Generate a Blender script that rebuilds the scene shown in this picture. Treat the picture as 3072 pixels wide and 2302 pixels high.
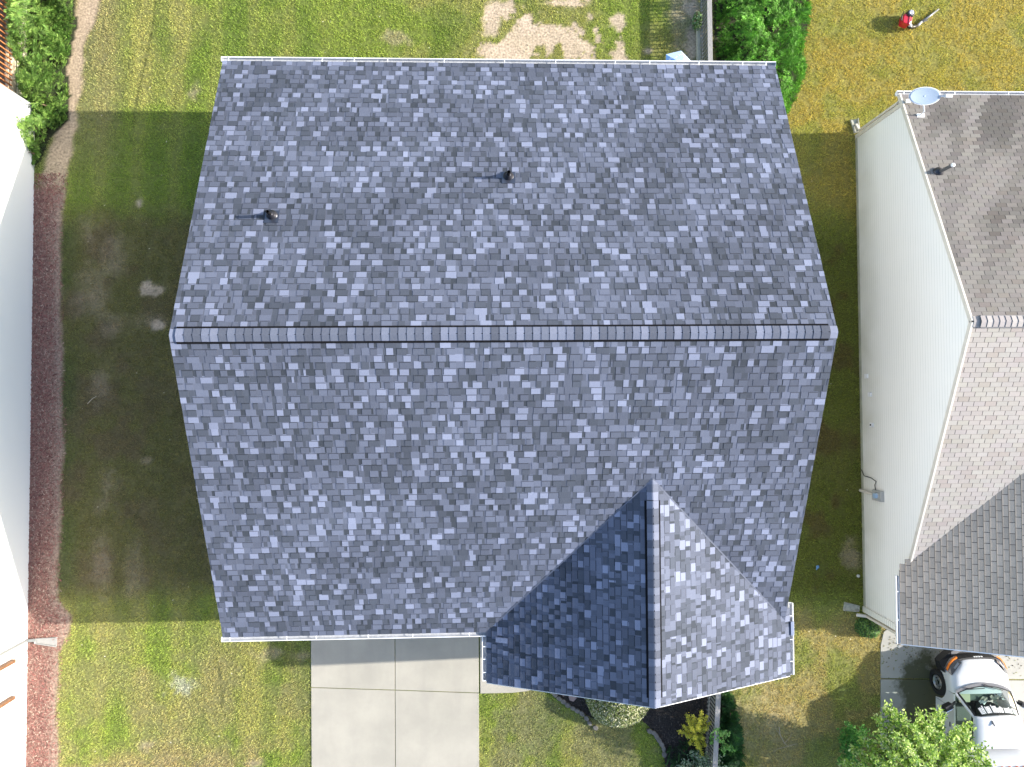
import bpy, math, random
import numpy as np
from mathutils import Vector, Matrix
for o in list(bpy.data.objects): bpy.data.objects.remove(o)
SC = bpy.context.scene; COL = SC.collection
# ------------------------------------------------------------------ camera
RM = np.array([[0.9993034894, -0.0082043831, 0.0364036278],
               [0.0074848342, 0.9997747871, 0.0198583081],
               [-0.0365583547, -0.0195720014, 0.9991398418]])
CAM = np.array([0, 0, 22.551]); FPX = 2133.26
cd = bpy.data.cameras.new("camera"); cam = bpy.data.objects.new("camera", cd); COL.objects.link(cam)
cd.sensor_width = 36; cd.lens = 36*FPX/3072; cd.clip_end = 500; cd.clip_start = .1
m4 = Matrix(RM.T.tolist()).to_4x4(); m4.translation = Vector(CAM); cam.matrix_world = m4
SC.camera = cam
# ------------------------------------------------------------------ light
SUN_EL, SUN_K = 24.0, 0.05           # elevation in degrees; sideways drift of the shadows
w = bpy.data.worlds.new("World"); SC.world = w; w.use_nodes = True
nt = w.node_tree; sky = nt.nodes.new("ShaderNodeTexSky"); sky.sky_type = 'NISHITA'; sky.sun_disc = False
sky.sun_elevation = math.radians(SUN_EL); sky.sun_rotation = math.radians(88)
sky.air_density = 1.0; sky.dust_density = 1.5; sky.ozone_density = 1.0
nt.links.new(sky.outputs[0], nt.nodes["Background"].inputs[0]); nt.nodes["Background"].inputs[1].default_value = 0.15
sl = bpy.data.lights.new("sun", 'SUN'); sl.energy = 4.4; sl.angle = math.radians(.55); sl.color = (1, .95, .87)
so = bpy.data.objects.new("sun", sl); COL.objects.link(so)
so.rotation_euler = Vector((-1, -SUN_K, -math.tan(math.radians(SUN_EL)))).to_track_quat('-Z', 'Y').to_euler()
so.location = (30, 0, 20)
SC.view_settings.view_transform = 'Standard'; SC.view_settings.look = 'None'; SC.view_settings.gamma = 1
SC.view_settings.exposure = 1.37
SC.render.engine = 'CYCLES'
# ------------------------------------------------------------------ helpers
rng = np.random.default_rng(7); random.seed(7)
def Wp(u, v, z=0.0):                 # a pixel of the 3072 x 2302 survey photo -> a point at height z
    d = RM.T @ np.array([(u-1536)/FPX, -(v-1151)/FPX, -1.]); t = (z-CAM[2])/d[2]
    return CAM + t*d
def W2(u, v, z=0.0):
    p = Wp(u, v, z); return (float(p[0]), float(p[1]))
def tag(o, label=None, cat=None, group=None, kind=None):
    if label: o['label'] = label
    if cat: o['category'] = cat
    if group: o['group'] = group
    if kind: o['kind'] = kind
    return o
def empty(name, loc=(0, 0, 0)):
    o = bpy.data.objects.new(name, None); COL.objects.link(o); o.location = loc; return o
def link(name, me, mat, parent=None, smooth=False):
    o = bpy.data.objects.new(name, me); COL.objects.link(o)
    if mat is not None:
        for m in (mat if isinstance(mat, (list, tuple)) else [mat]): me.materials.append(m)
    if smooth: me.polygons.foreach_set("use_smooth", [True]*len(me.polygons))
    if parent is not None:
        o.parent = parent; o.matrix_parent_inverse = Matrix.Translation(-parent.location)
        q = parent.parent
        if q is not None: o.matrix_parent_inverse = Matrix()
    return o
def npmesh(name, V, F, mat, parent=None, fcol=None, smooth=False, pcol=None):
    """V (n,3), F (m,k) all faces the same size, fcol (m,3) colour of each face"""
    V = np.asarray(V, dtype=np.float32); F = np.asarray(F, dtype=np.int32); k = F.shape[1]
    me = bpy.data.meshes.new(name); me.vertices.add(len(V)); me.vertices.foreach_set("co", V.ravel())
    me.loops.add(F.size); me.loops.foreach_set("vertex_index", F.ravel())
    me.polygons.add(len(F)); me.polygons.foreach_set("loop_start", np.arange(0, F.size, k, dtype=np.int32))
    me.polygons.foreach_set('use_smooth', np.zeros(len(F), dtype=bool)); me.update(calc_edges=True); me.validate()
    if fcol is not None:
        a = me.attributes.new("Col", 'FLOAT_COLOR', 'FACE')
        c = np.ones((len(F), 4), dtype=np.float32); c[:, :3] = fcol; a.data.foreach_set("color", c.ravel())
    if pcol is not None:
        a = me.attributes.new("Col", 'FLOAT_COLOR', 'POINT')
        c = np.ones((len(V), 4), dtype=np.float32); c[:, :3] = pcol; a.data.foreach_set("color", c.ravel())
    return link(name, me, mat, parent, smooth)
class MB:
    def __init__(s): s.v = []; s.f = []; s.mi = []
    def add(s, vs, fs, mi=0):
        n = len(s.v); s.v += [tuple(map(float, q)) for q in vs]; s.f += [tuple(n+i for i in f) for f in fs]; s.mi += [mi]*len(fs); return s
    def box(s, x0, y0, z0, x1, y1, z1, mi=0):
        return s.add([(x0,y0,z0),(x1,y0,z0),(x1,y1,z0),(x0,y1,z0),(x0,y0,z1),(x1,y0,z1),(x1,y1,z1),(x0,y1,z1)],
                     [(0,3,2,1),(4,5,6,7),(0,1,5,4),(1,2,6,5),(2,3,7,6),(3,0,4,7)], mi)
    def bar(s, a, b, w, h, up=(0,0,1), mi=0, w2=None, h2=None):   # box beam from a to b
        a = Vector(a); b = Vector(b); d = (b-a).normalized(); sd = d.cross(Vector(up))
        if sd.length < 1e-5: sd = d.cross(Vector((0,1,0)))
        sd.normalize(); u = sd.cross(d).normalized(); w2 = w if w2 is None else w2; h2 = h if h2 is None else h2
        vs = [p+sd*i*ww/2+u*j*hh/2 for p, ww, hh in ((a,w,h),(b,w2,h2)) for i, j in ((-1,-1),(1,-1),(1,1),(-1,1))]
        return s.add(vs, [(0,1,2,3),(7,6,5,4),(0,4,5,1),(1,5,6,2),(2,6,7,3),(3,7,4,0)], mi)
    def tube(s, pts, r, n=10, mi=0, cap=True):
        pts = [Vector(p) for p in pts]; rs = r if isinstance(r, (list, tuple)) else [r]*len(pts); rings = []
        ref = Vector((0,0,1))
        for i, p in enumerate(pts):
            d = (pts[min(i+1, len(pts)-1)]-pts[max(i-1, 0)]).normalized()
            a = d.cross(ref)
            if a.length < .05: a = d.cross(Vector((1,0,0)))
            a.normalize(); b = d.cross(a)
            rings.append([p+(a*math.cos(2*math.pi*k/n)+b*math.sin(2*math.pi*k/n))*rs[i] for k in range(n)])
        vs = [q for g in rings for q in g]; fs = []
        for i in range(len(pts)-1):
            for k in range(n): fs.append((i*n+k, (i+1)*n+k, (i+1)*n+(k+1) % n, i*n+(k+1) % n))
        if cap: fs += [tuple(range(n)), tuple((len(pts)-1)*n+k for k in reversed(range(n)))]
        return s.add(vs, fs, mi)
    def lathe(s, c, prof, n=24, mi=0, sx=1, sy=1):      # prof: (radius, z) list round a vertical axis
        vs = [(c[0]+r*sx*math.cos(2*math.pi*k/n), c[1]+r*sy*math.sin(2*math.pi*k/n), c[2]+z) for r, z in prof for k in range(n)]
        fs = [(i*n+k, i*n+(k+1) % n, (i+1)*n+(k+1) % n, (i+1)*n+k) for i in range(len(prof)-1) for k in range(n)]
        if prof[0][0] > .001: fs.append(tuple(reversed(range(n))))
        if prof[-1][0] > .001: fs.append(tuple((len(prof)-1)*n+k for k in range(n)))
        return s.add(vs, fs, mi)
    def poly(s, pts, z0, z1, mi=0):                     # extruded outline
        n = len(pts); A = sum(pts[i][0]*pts[(i+1) % n][1]-pts[(i+1) % n][0]*pts[i][1] for i in range(n))
        if A < 0: pts = pts[::-1]
        vs = [(x, y, z0) for x, y in pts]+[(x, y, z1) for x, y in pts]
        fs = [tuple(reversed(range(n))), tuple(range(n, 2*n))]+[(i, (i+1) % n, n+(i+1) % n, n+i) for i in range(n)]
        return s.add(vs, fs, mi)
    def build(s, name, mat, parent=None, smooth=False, bevel=0, sub=0, auto=False):
        me = bpy.data.meshes.new(name); me.from_pydata(s.v, [], s.f); me.update()
        o = link(name, me, mat, parent, smooth)
        me.polygons.foreach_set("material_index", s.mi)
        if bevel:
            b = o.modifiers.new("bevel", 'BEVEL'); b.width = bevel; b.segments = 2; b.limit_method = 'ANGLE'
        if sub:
            b = o.modifiers.new("sub", 'SUBSURF'); b.levels = sub; b.render_levels = sub
        return o
# ------------------------------------------------------------------ noise for layouts
_tab = rng.random((64, 256, 256))
def vn(x, y, sc, seed=0):
    x = np.asarray(x)/sc+100.3; y = np.asarray(y)/sc+77.7; xi = np.floor(x).astype(int); yi = np.floor(y).astype(int)
    fx = x-xi; fy = y-yi; fx = fx*fx*(3-2*fx); fy = fy*fy*(3-2*fy); T = _tab[seed % 64]
    g = lambda a, b: T[a % 256, b % 256]
    return (g(xi, yi)*(1-fx)+g(xi+1, yi)*fx)*(1-fy)+(g(xi, yi+1)*(1-fx)+g(xi+1, yi+1)*fx)*fy
def fbm(x, y, sc, seed=0, o=4):
    s = 0; a = .5; t = 0
    for i in range(o): s = s+a*vn(x, y, sc/2**i, seed+i*3); t += a; a *= .55
    return s/t
def smooth(a, b, x):
    t = np.clip((x-a)/(b-a), 0, 1); return t*t*(3-2*t)
# ------------------------------------------------------------------ materials
def newmat(name):
    m = bpy.data.materials.new(name); m.use_nodes = True; t = m.node_tree
    return m, t, t.nodes["Principled BSDF"]
def mat(name, col, rough=.7, metal=0, var=.0, vscale=4, bump=0, bscale=40, spec=.3, col2=None, stretch=None, emit=0):
    m, t, b = newmat(name); b.inputs["Roughness"].default_value = rough; b.inputs["Metallic"].default_value = metal
    b.inputs["Specular IOR Level"].default_value = spec
    b.inputs["Base Color"].default_value = (*col, 1)
    if var or col2:
        tc = t.nodes.new("ShaderNodeTexCoord"); src = tc.outputs["Object"]
        if stretch:
            mp = t.nodes.new("ShaderNodeMapping"); mp.inputs["Scale"].default_value = stretch
            if len(stretch) > 3: pass
            t.links.new(src, mp.inputs[0]); src = mp.outputs[0]
        n = t.nodes.new("ShaderNodeTexNoise"); n.inputs["Scale"].default_value = vscale; n.inputs["Detail"].default_value = 6; n.inputs["Roughness"].default_value = .65
        t.links.new(src, n.inputs["Vector"])
        r = t.nodes.new("ShaderNodeValToRGB"); c2 = col2 or tuple(c*(1-var) for c in col); c1 = col if col2 else tuple(min(1, c*(1+var*.6)) for c in col)
        r.color_ramp.elements[0].position = .35; r.color_ramp.elements[1].position = .65
        r.color_ramp.elements[0].color = (*c2, 1); r.color_ramp.elements[1].color = (*c1, 1)
        t.links.new(n.outputs[0], r.inputs[0]); t.links.new(r.outputs[0], b.inputs["Base Color"])
    if bump:
        tc = t.nodes.new("ShaderNodeTexCoord"); n = t.nodes.new("ShaderNodeTexNoise"); n.inputs["Scale"].default_value = bscale; n.inputs["Detail"].default_value = 5
        t.links.new(tc.outputs["Object"], n.inputs["Vector"]); bp = t.nodes.new("ShaderNodeBump"); bp.inputs["Strength"].default_value = bump; bp.inputs["Distance"].default_value = .02
        t.links.new(n.outputs[0], bp.inputs["Height"]); t.links.new(bp.outputs[0], b.inputs["Normal"])
    return m
def colmat(name, rough=.8, nscale=60, namp=.25, bump=.3, spec=.25, trans=0):
    """colour comes from the mesh's own face colours, broken up with fine grain"""
    m, t, b = newmat(name); b.inputs["Roughness"].default_value = rough; b.inputs["Specular IOR Level"].default_value = spec
    a = t.nodes.new("ShaderNodeAttribute"); a.attribute_name = "Col"
    tc = t.nodes.new("ShaderNodeTexCoord"); n = t.nodes.new("ShaderNodeTexNoise"); n.inputs["Scale"].default_value = nscale; n.inputs["Detail"].default_value = 4
    t.links.new(tc.outputs["Object"], n.inputs["Vector"])
    mr = t.nodes.new("ShaderNodeMapRange"); mr.inputs[1].default_value = .3; mr.inputs[2].default_value = .7; mr.inputs[3].default_value = 1-namp; mr.inputs[4].default_value = 1+namp
    t.links.new(n.outputs[0], mr.inputs[0])
    v = t.nodes.new("ShaderNodeVectorMath"); v.operation = 'SCALE'; t.links.new(a.outputs["Color"], v.inputs[0]); t.links.new(mr.outputs[0], v.inputs["Scale"])
    t.links.new(v.outputs[0], b.inputs["Base Color"])
    if bump:
        bp = t.nodes.new("ShaderNodeBump"); bp.inputs["Strength"].default_value = bump; bp.inputs["Distance"].default_value = .01
        t.links.new(n.outputs[0], bp.inputs["Height"]); t.links.new(bp.outputs[0], b.inputs["Normal"])
    if trans:
        tr = t.nodes.new("ShaderNodeBsdfTranslucent"); t.links.new(v.outputs[0], tr.inputs[0]); mx = t.nodes.new("ShaderNodeMixShader"); mx.inputs[0].default_value = trans
        t.links.new(b.outputs[0], mx.inputs[1]); t.links.new(tr.outputs[0], mx.inputs[2]); t.links.new(mx.outputs[0], t.nodes["Material Output"].inputs[0])
    return m
M_sh = colmat("slate_shingle", .9, 170, .24, .35)
M_sh3 = colmat("taupe_shingle", .9, 120, .1, .2)
M_ground = colmat("ground_soil", .95, 15, .4, .9)
M_grass = colmat("grass_blade", .7, 3, .12, 0, trans=.3)
M_leaf = colmat("leaf", .6, 8, .12, 0, spec=.4, trans=.3)
M_chip = colmat("wood_chip", .9, 30, .15, 0)
M_white = mat("white_metal_gutter", (.8, .8, .8), .35, var=.05)
M_white_in = mat("gutter_inside", (.42, .43, .45), .6, var=.2, vscale=9)
M_fascia = mat("fascia_white", (.72, .72, .7), .5)
M_beige = mat("beige_trim", (.62, .57, .49), .5, var=.08, vscale=3)
M_siding_mine = mat("grey_siding", (.55, .56, .56), .6, var=.04)
M_black = mat("black_rubber", (.01, .01, .012), .9, spec=.05)
M_darkmetal = mat("dark_metal", (.05, .05, .06), .3, .6)
M_steel = mat("steel", (.55, .56, .58), .3, .9)
M_glass = mat("window_glass", (.02, .025, .03), .04, spec=.8)
M_wood_or = mat("stained_deck_wood", (.42, .17, .06), .6, col2=(.34, .12, .04), vscale=8, stretch=(1, 1, 6))
M_wood_grey = mat("weathered_fence_wood", (.34, .33, .31), .85, col2=(.2, .19, .18), vscale=14, stretch=(6, .5, 6), bump=.3)
M_bark = mat("bark", (.16, .11, .07), .9, var=.3, vscale=12, bump=.5)
# ------------------------------------------------------------------ house numbers
X0, X1 = -7.129, 8.20; YR, YG, YF = 9.269, 1.465, -6.393; EV, RISE = 3.0, 3.2915; RZ = EV+RISE
WXL, WXR, WYF, WPK = -.042, 8.36, -7.766, 4.81; WXM = (WXL+WXR)/2
NX, NYR, NYG, NYF = 12.007, 8.647, 1.78, -5.018; NE = 2.62; NRISE = 2.861; NRZ = NE+NRISE
LWX = W2(98, 1152)[0]
# ------------------------------------------------------------------ shingled slopes
def slope(name, O, U, V, ulen, vlen, expo, parent, style='lam', keep=None, seed=1, tabw=.3):
    r = np.random.default_rng(seed); O = np.array(O, float); U = np.array(U, float); V = np.array(V, float); N = np.cross(U, V)
    if N[2] < 0: N = -N
    q = []                                   # u0,u1,v0,v1,h0,h1,color
    rows = int(math.ceil(vlen/expo)); expo = vlen/rows
    def put(u0, u1, v0, v1, h0, h1, c):
        u0 = max(0, u0); u1 = min(ulen, u1)
        if u1-u0 < .01: return
        if keep is not None:
            k = keep(u0, u1, v0, v1)
            if k is None: return
            u0, u1 = k
            if u1-u0 < .005: return
        q.append((u0, u1, v0, v1, h0, h1, *c))
    if style == 'lam':
        last = 9; pal = np.array([[.345, .382, .52], [.208, .234, .32], [.155, .175, .236], [.112, .129, .168], [.078, .091, .115]])*.55
        for i in range(rows):
            v0 = i*expo; v1 = min(vlen, v0+expo+.012)
            bnd = .92+.16*vn(v0*1.0, 3.3, .5, 40)
            u = -r.random()*.4
            while u < ulen:                  # backing strip
                wd = r.uniform(.12, .34); lo = vn(u*1.0+v0*1.3, v0-u*.5, 1.6, 11)
                k = r.choice([1, 2, 3, 4], p=[.15, .32, .33, .2]); c = pal[k]*r.uniform(.9, 1.08)*(.8+.34*lo)*bnd
                put(u, u+wd, v0, v1, .007, .001, c); u += wd
            u = -r.random()*.4
            while u < ulen:                  # raised tabs
                wd = r.choice([.05, .12, .16, .2, .24, .28], p=[.03, .1, .24, .33, .2, .1])*r.uniform(.9, 1.1)
                lo = vn(u*1.0+v0*1.3, v0-u*.5, 1.6, 11)
                pl = .22+.1*(lo-.5)
                k = r.choice([0, 1, 2, 3], p=[pl, .3, .3, .4-pl])
                if last == 0 and k == 0 and r.random() < .75: k = r.choice([2, 3])
                last = k; c = pal[k]*r.uniform(.93, 1.07)*(.86+.26*lo)*bnd
                put(u, u+wd, v0+r.uniform(-.002, .002), v1, .0125, .0075, c)
                if r.random() < .8: put(u+.002, u+wd-.002, v0+expo-.024, v0+expo-.001, .0088, .0083, c*.42)  # printed band, with the upper course's butt shadow painted in
                if r.random() < .28: put(u+wd-.010, u+wd-.001, v0+.004, v0+expo-.021, 0.0128, .0088, c*.55)  # shadow of the next tab painted along the side, with gap dirt
                u += wd+r.choice([.012, .07, .13, .19], p=[.12, .3, .36, .22])*r.uniform(.85, 1.2)
    else:
        base = np.array([.345, .322, .29])
        for i in range(rows):
            v0 = i*expo; v1 = min(vlen, v0+expo+.01)
            u = -((i % 2)*.5+.12*(i % 5 == 0)+r.uniform(0, .02))*tabw
            while u < ulen:
                st = fbm((u*1.0+v0*.45)*1.0, v0*.22+4, .75, 21+seed, 3)
                dk = smooth(.42, .68, st) if style == 'stain' else .15*smooth(.5, .8, st)
                c = base*(1+.1*(r.random()-.5))*np.array([1, 1-.05*r.random(), 1-.05*r.random()])
                if r.random() < .12: c = c*np.array([.93, .9, .88])
                if style == 'stain': c = c*.58
                if style == 'dark': c = np.array([.5, .4, .3])*(1+.24*(r.random()-.5))  # same shingle, colour lightened and warmed to offset the blue shade
                c = c*(1-.5*dk)
                put(u, u+tabw-.014, v0, v1, .009, .001, c); put(u, u+tabw-.014, v0+expo-.013, v0+expo, .0022, .0020, c*.55); u += tabw
    q = np.array(q); n = len(q); u0, u1, v0, v1, h0, h1 = q[:, :6].T; col = q[:, 6:9]
    def pt(u, v, h): return O+u[:, None]*U+v[:, None]*V+h[:, None]*N
    z = np.zeros(n)
    P = np.stack([pt(u0, v0, h0), pt(u1, v0, h0), pt(u1, v1, h1), pt(u0, v1, h1), pt(u0, v0, z), pt(u1, v0, z), pt(u1, v1, z), pt(u0, v1, z)], 1).reshape(-1, 3)
    b = (np.arange(n)*8)[:, None]
    F = np.concatenate([b+np.array([0, 1, 2, 3]), b+np.array([4, 5, 1, 0]), b+np.array([5, 6, 2, 1]), b+np.array([7, 4, 0, 3])])
    if np.dot(np.cross(U, V), N) < 0: F = F[:, ::-1]
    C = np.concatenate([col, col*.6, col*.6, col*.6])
    # deck under the shingles (the dark slots show it)
    D = [O-N*.03, O+U*ulen-N*.03, O+U*ulen+V*vlen-N*.03, O+V*vlen-N*.03, O+N*.0004, O+U*ulen+N*.0004, O+U*ulen+V*vlen+N*.0004, O+V*vlen+N*.0004]
    if keep is None:
        m = len(P); P = np.vstack([P, D])
        F2 = np.array([[0,3,2,1],[4,5,6,7],[0,1,5,4],[1,2,6,5],[2,3,7,6],[3,0,4,7]])+m; F = np.vstack([F, F2]); C = np.vstack([C, np.tile([[.05, .05, .052]], (6, 1))])
    return npmesh(name, P, F, M_sh if style == 'lam' else M_sh3, parent, C)
def caps(name, A, B, dropvec, half, parent, pal, matx, step=.145, lift=.03, seed=3, thick=.012):
    """lapped cap shingles along a ridge from A to B; dropvec(s) gives the downhill direction on side s"""
    r = np.random.default_rng(seed); A = np.array(A, float); B = np.array(B, float); L = np.linalg.norm(B-A); d = (B-A)/L
    V = []; F = []; C = []; n = max(1, int(L/step)); st = L/n
    for i in range(n):
        c = pal[r.integers(len(pal))]*r.uniform(.88, 1.08)
        a = A+d*(i*st); b = A+d*((i+1)*st+.02)
        for k, (p, hh) in enumerate(((a, lift+thick), (b, lift))):
            for s, f in ((-1, 1.), (-1, .55), (-1, .18), (0, 0), (1, .18), (1, .55), (1, 1.)):
                dv = np.array(dropvec(s if s else 1)); q = p+dv*half*f*(1 if s else 0)+np.array([0, 0, hh])
                if s == 0: q = q-np.array([0, 0, .005])
                V.append(q)
        # front edge
        for j in range(7): V.append(V[i*21+j]-np.array([0, 0, thick]))
        o = i*21
        for j in range(6):
            F.append((o+j, o+j+1, o+7+j+1, o+7+j)); C.append(c)
            F.append((o+14+j, o+14+j+1, o+j+1, o+j)); C.append(c*.8)
    return npmesh(name, V, F, matx, parent, np.array(C))
PALC = [np.array(c)*.55 for c in ([.25, .28, .38], [.2, .225, .3], [.16, .18, .24], [.3, .33, .44], [.135, .152, .2])]
def gutter(name, a, b, out, parent, hangers=(), w=.13, h=.11):
    """open K gutter from a to b (top back edge), out = unit vector away from the house"""
    a = Vector(a); b = Vector(b); o = Vector(out); m = MB(); t = .006
    prof = [(0, 0), (0, -h), (w*.7, -h), (w, -h*.45), (w, 0), (w-.022, 0), (w-.022, -.012), (w-t*1.5, -.012), (w-t*1.5, -h*.45), (w*.68, -h+t), (t, -h+t), (t, 0)]
    vs = [p+o*x+Vector((0, 0, z)) for p in (a, b) for x, z in prof]; n = len(prof)
    fs = [(i, (i+1) % n, n+(i+1) % n, n+i) for i in range(n)]
    for i, f in enumerate(fs): m.add([vs[k] for k in f], [(0, 1, 2, 3)], 1 if i in (8, 9) else 0)
    for p in (a, b): m.add([p, p+o*w, p+o*w+Vector((0,0,-h*.45)), p+o*w*.7+Vector((0,0,-h)), p+Vector((0,0,-h))], [(0,1,2,3,4)])
    g = m.build(name, [M_white, M_white_in], parent)
    d = (b-a).normalized()
    for s in hangers:
        c = a+d*s; k = MB(); k.bar(c+o*.004+Vector((0,0,.004)), c+o*(w-.004)+Vector((0,0,.006)), .022, .005); hk = k.build("gutter_hanger", M_white, g); hk.matrix_parent_inverse = Matrix()
        hk.location = (0, 0, 0)
    return g
def wallquad(m, pts, mi=0):
    m.add(pts, [tuple(range(len(pts)))], mi)
# ------------------------------------------------------------------ main house
H = empty("house", (.5, 0, 0)); tag(H, "large single-storey house under new blue-grey shingles with a smaller front gable", "house")
ang = math.atan2(RISE, YR-YG); cs, sn = math.cos(ang), math.sin(ang); sl_r = math.hypot(RISE, YR-YG); sl_f = math.hypot(RISE, YG-YF)
csf, snf = (YG-YF)/sl_f, RISE/sl_f
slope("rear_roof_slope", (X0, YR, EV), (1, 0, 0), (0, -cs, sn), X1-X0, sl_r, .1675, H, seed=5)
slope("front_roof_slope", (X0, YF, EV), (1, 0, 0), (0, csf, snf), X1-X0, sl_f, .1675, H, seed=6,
      keep=lambda u0, u1, v0, v1: None if (u0+X0 > WXL+.45 and u1+X0 < WXR-.45 and v1 < 4.7 and (EV+v1*snf) < WPK-abs(max(abs(u0+X0-WXM), abs(u1+X0-WXM)))*.4305-.12) else (u0, u1))
# roof deck underside of the front slope
m = MB(); wallquad(m, [(X0, YF, EV-.02), (X1, YF, EV-.02), (X1, YG, RZ-.02), (X0, YG, RZ-.02)]); wallquad(m, [(X0, YF, EV-.05), (X0, YG, RZ-.05), (X1, YG, RZ-.05), (X1, YF, EV-.05)]); 
m.build("roof_deck", mat("felt", (.05, .05, .055), .9), H)
wl = math.hypot(WXM-WXL, WPK-EV); wc, ws_ = (WXM-WXL)/wl, (WPK-EV)/wl
YAP = YF+(WPK-EV)/(RISE/(YG-YF))
def keepw(side):
    def k(u0, u1, v0, v1):       # u runs along Y from the front edge back
        zr = EV+v0*ws_; yb = YF+(zr-EV)/(RISE/(YG-YF))-WYF+.35
        if side > 0 and v0 < .25: yb = min(yb, -5.62-WYF)
        if u0 > yb: return None
        return (u0, min(u1, yb+.2))
    return k
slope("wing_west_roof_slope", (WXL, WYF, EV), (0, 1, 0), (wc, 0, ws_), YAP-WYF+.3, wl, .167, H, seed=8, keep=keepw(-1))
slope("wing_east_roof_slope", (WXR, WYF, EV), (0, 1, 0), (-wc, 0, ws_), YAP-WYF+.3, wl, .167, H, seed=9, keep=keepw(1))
m = MB()
for s, xe in ((1, WXL), (-1, WXR)):
    ym = YF+.1
    wallquad(m, [(xe+.02*s, WYF+.01, EV-.02), (xe+.02*s, ym, EV-.02), (WXM, YAP, WPK-.02), (WXM, WYF+.01, WPK-.02)])
    wallquad(m, [(xe+.02*s, WYF+.01, EV-.06), (WXM, WYF+.01, WPK-.06), (WXM, YAP, WPK-.06), (xe+.02*s, ym, EV-.06)])
m.build("wing_roof_deck", bpy.data.materials["felt"], H)
# metal drip edges on the rakes
m = MB()
for x in (X0+.008, X1-.008):
    m.bar((x, YR, EV-.045), (x, YG, RZ-.045), .02, .07); m.bar((x, YF+(.8 if x > 0 else 0), EV+(.8*snf/csf if x > 0 else 0)-.045), (x, YG, RZ-.045), .02, .07)
m.bar((WXL, WYF+.005, EV-.035), (WXM, WYF+.005, WPK-.035), .02, .07, up=(0, 1, 0)); m.bar((WXR, WYF+.005, EV-.035), (WXM, WYF+.005, WPK-.035), .02, .07, up=(0, 1, 0))
m.build("drip_edge", M_fascia, H)
# ridge vents with their lapped caps
def ridgevent(A, B, sides, half, ht, parent, endcaps):
    A = np.array(A, float); B = np.array(B, float); d = (B-A)/np.linalg.norm(B-A); m = MB()
    for s in (1, -1):
        dv = np.array(sides(s)); e0 = A+dv*(half+.05); e1 = B+dv*(half+.05)
        vs = [A+[0, 0, .005], B+[0, 0, .005], e1+[0, 0, .005], e0+[0, 0, .005], A+[0, 0, ht], B+[0, 0, ht], e1+[0, 0, ht-.006], e0+[0, 0, ht-.006]]
        m.add(vs, [(0,3,2,1),(4,5,6,7),(0,1,5,4),(1,2,6,5),(2,3,7,6),(3,0,4,7)])
    rv = m.build("ridge_vent", M_black, parent)
    o = caps("ridge_cap", A+d*.0, B, sides, half, rv, PALC, M_sh, step=.19, lift=ht+.001, seed=4); o.matrix_parent_inverse = Matrix()
    for a, b in endcaps: 
        caps("ridge_end_cap", a, b, sides, half*.95, parent, PALC, M_sh, step=.165, lift=.014, seed=12)
xa, xb = W2(527, 1003, RZ)[0], W2(2488, 998, RZ)[0]
ridgevent((xa, YG, RZ), (xb, YG, RZ), lambda s: (0, s*cs, -sn), .165, .04, H, [((X0+.01, YG, RZ), (xa+.02, YG, RZ)), ((xb, YG, RZ), (X1-.01, YG, RZ))])
ya, yb = W2(1960, 1503, WPK)[1], W2(1968, 2096, WPK)[1]
ridgevent((WXM, ya, WPK), (WXM, yb, WPK), lambda s: (s*wc, 0, -ws_), .165, .035, H, [((WXM, ya+.02, WPK), (WXM, YAP+.25, WPK)), ((WXM, yb+.0, WPK), (WXM, WYF+.01, WPK))])
# open valley lines where the wing meets the main slope
m = MB()
for xe in (WXL+.35, WXR-.5):
    ze = WPK-abs(xe-WXM)*.4305; ye = YF+(ze-EV)/(RISE/(YG-YF)); m.bar((xe, ye, ze+.014), (WXM, YAP, WPK+.014), .035, .012)
m.build("valley_flashing", mat("valley_metal", (.1, .112, .15), .6), H)
# gutters
gz = EV-.01
def hang(ppx, vpx, x_start): return [Wp(p, vpx, gz)[0]-x_start for p in ppx]
gutter("gutter", (X0-.05, YR-.0, gz), (X1+.03, YR-.0, gz), (0, 1, 0), H, hang([686, 816, 967, 1063, 1163, 1333, 1514, 1667, 1846, 1949, 2097, 2228, 2298], 188, X0-.05))
gutter("gutter", (X0-.05, YF, gz), (WXL-.0, YF, gz), (0, -1, 0), H, hang([690, 860, 949, 1105, 1238, 1408], 1906, X0-.05))
gutter("gutter", (WXL, YF-.12, gz), (WXL, WYF+.04, gz), (-1, 0, 0), H, [.28, .62, .98, 1.2], w=.12)
gutter("gutter", (WXR, YF+.62, gz), (WXR, WYF+.02, gz), (1, 0, 0), H, [.35, 1.0, 1.6], w=.12)
c = Wp(2375, 1885, EV); m = MB(); m.box(c[0]-.045, c[1]-.19, EV-.03, c[0]+.05, c[1]+.19, EV+.05); m.build("gutter_splash_guard", mat("guard", (.3, .33, .42), .4, .5), H, bevel=.008)
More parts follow.
